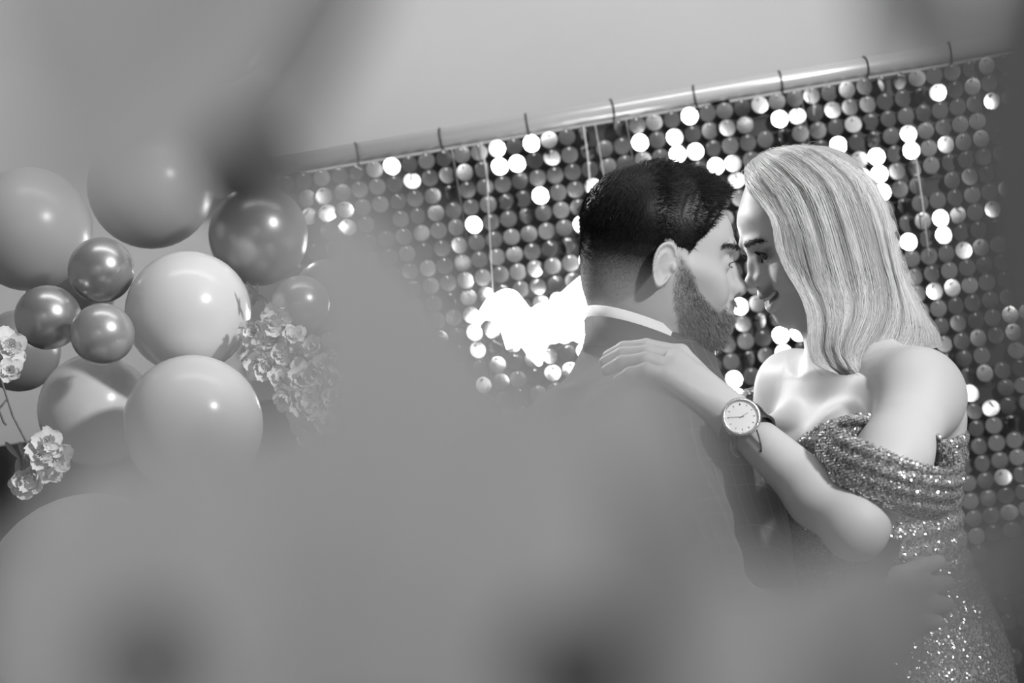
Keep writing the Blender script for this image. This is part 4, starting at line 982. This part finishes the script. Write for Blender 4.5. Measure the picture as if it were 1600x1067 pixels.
# sleeve band round the near upper arm
ax_ = (wel - wsh).normalized()
def band(sh_, ax0, c0, e1, e2, r1, r2, half, th, k=.003, wob=0.0):
    c = np.array(c0[:], np.float32); A_ = np.array(ax0[:], np.float32); e1 = np.array(e1[:], np.float32); e2 = np.array(e2[:], np.float32)
    lo = np.array(c0[:]) - .13; hi = np.array(c0[:]) + .13
    f = Field(axis_grid([(lo[0], hi[0], .0021)]), axis_grid([(lo[1], hi[1], .0024)]), axis_grid([(lo[2], hi[2], .0021)]))
    def fn(X, Y, Z):
        x, y, z = X - c[0], Y - c[1], Z - c[2]; t = x * A_[0] + y * A_[1] + z * A_[2]; p = x * e1[0] + y * e1[1] + z * e1[2]; q = x * e2[0] + y * e2[1] + z * e2[2]
        an = np.arctan2(q, p); t = t - .007 * np.cos(an) * 0 - .004 * np.sin(an * 2 + .6)
        bul = .010 * np.sqrt(np.clip(1 - (t / half) ** 2, 0, 1)) + wob * np.sin(t * 420 + 1.6 * np.sin(an * 2)) * (1 + .5 * np.sin(an * 3))
        rr = np.sqrt((p / (r1 + bul)) ** 2 + (q / (r2 + bul)) ** 2); d = np.abs(rr - 1) * min(r1, r2) - th
        return -smin(-d, -(np.abs(t) - half), .006)
    f.op(fn, lo, hi, 0); return surface_nets(f)
ax_ = (P(1372, 765, 2.385) - P(1396, 690, 2.37)).normalized()
ez = (Vector((0, -1, 0)) - ax_ * Vector((0, -1, 0)).dot(ax_)).normalized(); ex = ax_.cross(ez).normalized()
if ex.x < 0: ex = -ex
bc = P(1390, 724, 2.348)
SV1, SF1 = band(wsh, ax_, bc, ex, ez, .067, .073, .030, .0032, wob=.0018); child(link('near_sleeve', mesh('near_sleeve', SV1, SF1), None, M_dress), WOMAN).name = 'sleeve'
axf = (wfe - wfs).normalized(); ezf = (Vector((0, -1, 0)) - axf * Vector((0, -1, 0)).dot(axf)).normalized(); exf = axf.cross(ezf)
SV2, SF2 = band(wfs, axf, P(1213, 668, 2.80), exf, ezf, .052, .050, .022, .003, wob=.0015); child(link('sleeve', mesh('sleeve', SV2, SF2), None, M_dress), WOMAN)
def sequin_part(Vs, Fs, n, name, rng, zmin=None, rad_=.0015):
    ce = Vs[Fs].mean(1); nr_ = np.cross(Vs[Fs[:, 2]] - Vs[Fs[:, 0]], Vs[Fs[:, 3]] - Vs[Fs[:, 1]]); w_ = (nr_[:, 1] < 0.25 * np.linalg.norm(nr_, axis=1)).astype(float)
    if zmin: w_ *= ce[:, 2] > zmin
    pt_, nn_, _ = tri_samples(Vs, Fs, n, rng, w_)
    pt_[:, 2] = pt_[:, 2]; row = np.round(pt_[:, 2] / .0026) * .0026; pt_[:, 2] += (row - pt_[:, 2]) * .8
    nn_ = nn_ + rng.normal(0, .26, nn_.shape); nn_ /= np.linalg.norm(nn_, axis=1, keepdims=True)
    a_ = np.cross(nn_, [0, 0, 1]); a_ /= np.linalg.norm(a_, axis=1, keepdims=True) + 1e-9; b_2 = np.cross(nn_, a_); pt_ = pt_ + nn_ * .0012
    K = 6; ang = [2 * math.pi * i / K for i in range(K)]; VV = np.stack([pt_ + (a_ * math.cos(t) + b_2 * math.sin(t)) * rad_ for t in ang], 1).reshape(-1, 3)
    ar = np.arange(n)[:, None] * K; q = np.concatenate([ar + np.array([[0, 1, 2, 3]]), ar + np.array([[0, 3, 4, 5]])])
    me_ = mesh(name, VV, q, False); set_attr(me_, 'tone', np.repeat(rng.random(n), K)); o_ = child(link(name, me_, None, M_seq), WOMAN); tag(o_, kind='stuff')
sequin_part(DV, DF, 54000, 'dress_sequins', rg, 0.78); sequin_part(SV1, SF1, 11000, 'sleeve_sequins', rg, None, .0014); sequin_part(SV2, SF2, 5000, 'sleeve_sequins', rg)
# piping along the sleeve hem and the neckline
def ringpts(c, A_, e1, e2, r1, r2, t, n=60):
    out = []
    for i in range(n + 1):
        an = 2 * math.pi * i / n; tt = t + .004 * math.sin(an * 2 + .6); out.append(c + A_ * tt + e1 * (r1 * math.cos(an)) + e2 * (r2 * math.sin(an)))
    return out
for t, dr in ((.0305, .003), ):
    m2 = MB(); m2.tube(ringpts(bc, ax_, ex, ez, .067 + dr, .073 + dr, t), .0018, 8, False); child(m2.build('piping', M_trim), WOMAN)
# ---- wristwatch and cord bracelet on her left wrist
M_steel = mat('watch_steel', 0.75, 0.2, metal=0.9, bump=.4, bscale=900); M_strap = mat('dark_polished_links', 0.03, 0.12, spec=.8, coat=.6); M_dial = mat('pale_dial', 0.88, 0.4); M_hand = mat('dial_marks', 0.12, 0.4)
WC = P(1158, 652, 2.378); fa = (wel - wwr).normalized()            # forearm axis
wn_ = (Vector((0.10, -1, 0.10))); wn_ = (wn_ - fa * wn_.dot(fa) * .35).normalized(); wx = (fa - wn_ * fa.dot(wn_)).normalized(); wy = wn_.cross(wx).normalized()
watch = empty('wristwatch', WC); child(watch, WOMAN); watch['label'] = 'round pale-faced wristwatch with a dark link strap'
def wl(x, y, z): return wx * x + wy * y + wn_ * z
def ringsolid(prof, n=40):
    V_ = []; F_ = []; k = len(prof)
    for i in range(n):
        t = 2 * math.pi * i / n
        for r_, z in prof: V_.append(wl(r_ * math.cos(t), r_ * math.sin(t), z))
    for i in range(n):
        for j in range(k): F_.append((i * k + j, ((i + 1) % n) * k + j, ((i + 1) % n) * k + (j + 1) % k, i * k + (j + 1) % k))
    return V_, F_
RW = .0215
link('case', mesh('case', *ringsolid([(0.0001, -.006), (RW * .9, -.006), (RW, -.003), (RW, .001), (RW * .86, .0015), (.0001, .0015)]), False), watch, M_steel)
link('bezel', mesh('bezel', *ringsolid([(RW * 1.02, -.001), (RW * 1.04, .002), (RW * .97, .0042), (RW * .88, .0045), (RW * .82, .003), (RW * .82, 0)])), watch, M_steel)
link('dial', mesh('dial', *ringsolid([(.00001, .0018), (RW * .83, .0018), (RW * .83, .0022), (.00001, .0022)]), False), watch, M_dial)
hands = MB()
up12 = (P(1157, 640, 2.38) - P(1158, 652, 2.38)); up12 = (up12 - wn_ * up12.dot(wn_)).normalized(); rt3 = up12.cross(wn_).normalized()
def hand_(an, L, w, nm):
    d = up12 * math.cos(an) + rt3 * math.sin(an); s_ = d.cross(wn_); z = wn_ * .0028
    mb = MB(); mb.tube([z - d * L * .2, z + d * L], [w, w * .5], 6); mb.build(nm, M_hand, watch)
hand_(rad(62), .0095, .0004, 'hour_hand'); hand_(rad(272), .0145, .0003, 'minute_hand')
mk = MB()
for q in range(12):
    d = up12 * math.cos(q * math.pi / 6) + rt3 * math.sin(q * math.pi / 6); mk.tube([d * .0135 + wn_ * .0024, d * .0155 + wn_ * .0024], .0004 if q else .0007, 6)
mk.build('hour_marks', M_hand, watch)['kind'] = 'stuff'
# strap: links following the wrist
WCn = wwr.lerp(wel, .03)
cw = WCn; e1w = wn_ - fa * wn_.dot(fa); e1w.normalize(); e2w = fa.cross(e1w).normalized(); rws = .0285
NL = 22
for q in range(NL):
    an = rad(38) + (2 * math.pi - rad(76)) * q / (NL - 1)
    for off, w in ((-.0088, .0080), (0, .0082), (.0088, .0080)):
        p = WC - wn_ * .002 - e1w * rws * .98 + (e1w * math.cos(an) + e2w * math.sin(an)) * rws * 1.0
        nn_ = (e1w * math.cos(an) + e2w * math.sin(an)); R_ = Matrix((fa, nn_.cross(fa).normalized() * -1, nn_)).transposed()
        lk = MB(); lk.box(p + fa * off - WC, (w, .0068, .0034), R_); ob = lk.build('strap_link', M_strap if off or q % 3 else M_steel, watch, False)
# bracelet of thin cord with a hanging end
br = MB(); c2 = WCn.lerp(wel, .10)
br.tube([c2 + (e1w * math.cos(t) + e2w * math.sin(t)) * .0290 + fa * .004 * math.sin(t + .5) for t in np.linspace(0, 2 * math.pi, 40)], .0009, 6, False)
child(br.build('cord_bracelet', M_black), WOMAN)
b2 = MB(); b2.tube(place([(1176, 658, 2.384), (1181, 668, 2.377), (1186, 683, 2.372), (1190, 700, 2.368), (1189, 706, 2.368)]), [.0013, .0009, .0009, .0009, .0020], 7)
b2.tube(place([(1178, 664, 2.379), (1180, 670, 2.377)]), .0017, 7)
child(b2.build('cord_end', M_black), WOMAN)
b3 = MB(); b3.tube(place([(1137, 676, 2.386), (1142, 690, 2.378), (1142, 702, 2.374), (1148, 712, 2.369), (1155, 715, 2.365)]), .0009, 6); child(b3.build('cord_end', M_black), WOMAN)
# ---------------------------------------------------------------- silk branches close to the lens (far out of focus)
M_vpale = mat('pale_silk_leaf', 0.74, 0.8, spec=0.1, var=0.03, vscale=40)
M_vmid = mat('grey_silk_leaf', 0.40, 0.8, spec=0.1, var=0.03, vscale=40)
M_vgrey = mat('dark_grey_silk_leaf', 0.22, 0.8, spec=0.1)  # darker grey leaf colour for the right-edge branch
M_vdark = mat('dark_twig', 0.05, 0.8)
def big_leaf(parent, base, p0, p1, width, m, bow=0.06, seed=0):
    """a thick silk leaf from p0 to p1 (world), facing roughly back along the branch"""
    r = random.Random(seed); p0 = Vector(p0); p1 = Vector(p1); ax = p1 - p0; L = ax.length; ax.normalize()
    side = ax.cross(Vector((0.1 * r.uniform(-1, 1), -1, 0.1 * r.uniform(-1, 1)))).normalized(); nrm = side.cross(ax).normalized()
    V = []; F = []; nu, nv = 14, 8; th = 0.0006
    for sgn in (1, -1):
        for i in range(nu + 1):
            t = i / nu; w = width / 2 * max(0.02, math.sin(math.pi * t ** 0.85)) ** 0.6
            for j in range(nv + 1):
                s = j / nv * 2 - 1
                V.append(p0 + ax * (L * t) + side * (s * w) + nrm * (bow * L * math.sin(math.pi * t) + 0.15 * w * s * s + th * sgn + 0.0006 * math.sin(t * 40 + abs(s) * 6)) - base)
    n1 = (nu + 1) * (nv + 1)
    for q in (0, n1):
        for i in range(nu):
            for j in range(nv):
                a = q + i * (nv + 1) + j; f = (a, a + 1, a + nv + 2, a + nv + 1); F.append(f if q == 0 else f[::-1])
    ring = [j for j in range(nv + 1)] + [i * (nv + 1) + nv for i in range(1, nu + 1)] + [nu * (nv + 1) + j for j in range(nv - 1, -1, -1)] + [i * (nv + 1) for i in range(nu - 1, 0, -1)]
    for k in range(len(ring)): a, b = ring[k], ring[(k + 1) % len(ring)]; F.append((a, a + n1, b + n1, b))
    return link('leaf', mesh('leaf', V, F), parent, m)
def knot(parent, base, x, y, d, r):
    V = []; F = []; nu, nv = 16, 10; c = P(x, y, d) - base
    for j in range(nv + 1):
        t = math.pi * j / nv
        for i in range(nu):
            a = 2 * math.pi * i / nu; q = r * (1 + .12 * math.sin(5 * a) * math.sin(t)); V.append(c + Vector((q * math.sin(t) * math.cos(a), q * math.sin(t) * math.sin(a), q * 1.15 * math.cos(t))))
    for j in range(nv):
        for i in range(nu): F.append((j * nu + i, j * nu + (i + 1) % nu, (j + 1) * nu + (i + 1) % nu, (j + 1) * nu + i))
    link('seed_head', mesh('seed_head', V, F), parent, M_vdark)
def branch(base, label, leaves, stems, m=M_vpale, knots=()):
    base = Vector(base); e = empty('silk_branch', base); tag(e, label, 'branch')
    for k, L in enumerate(leaves):
        (x0, y0, d0, x1, y1, d1, w) = L[:7]; big_leaf(e, base, P(x0, y0, d0), P(x1, y1, d1), w * S * (d0 + d1) / 2, L[7] if len(L) > 7 else m, seed=k + len(label))
    for s in stems:
        MB().tube([P(*q) - base for q in s[0]], s[1], 8).build('stem', M_vdark, e)
    for q in knots: knot(e, base, *q)
    return e
branch(P(760, 1150, .22), 'blurred pale silk branch right in front of the lens, sweeping up across the lower middle', [
 (900,1150,.21, 478,255,.21, 380), (620,1150,.23, 640,480,.23, 420), (760,1250,.20, 880,560,.20, 300),
 (420,1200,.24, 430,640,.24, 330), (1010,1300,.22, 985,495,.22, 300), (1050,1250,.21, 1180,880,.21, 260)], [([(760,1250,.3),(860,1060,.3),(890,1030,.3)], .002)], knots=[(885,1052,.19,.0047)])
branch(P(200, 1200, .25), 'blurred silk branch at the lower left corner, close to the lens', [
 (330,1200,.24, 300,600,.24, 300), (190,1180,.25, 150,690,.25, 240), (40,1250,.25, 20,830,.25, 120)], [([(180,1200,.3),(230,1030,.3)], .002)], knots=[(232,1037,.20,.0042)])
branch(P(300, -150, .2), 'blurred pale silk branch hanging into the upper left with a dark knot', [
 (480,-120,.22, 60,330,.22, 300), (200,-200,.24, 215,290,.24, 400), (610,-160,.24, 430,240,.24, 90, M_vmid)], [([(610,-100,.36),(480,130,.36),(400,240,.36)], .0012)], knots=[(380,255,.36,.0088)])
branch(P(1350, 1250, .22), 'blurred silk branch along the bottom right, in front of the dress', [
 (1150,1180,.23, 1460,850,.23, 330), (1300,1250,.2, 1560,760,.2, 150, M_vmid)], [])
branch(P(1560, -100, .2), 'blurred grey silk branch down the right edge close to the lens', [
 (1650,-150,.21, 1590,640,.21, 330, M_vgrey), (1400,-160,.22, 1430,150,.22, 130, M_vgrey), (1680,1250,.22, 1600,740,.22, 190, M_vgrey)], [])
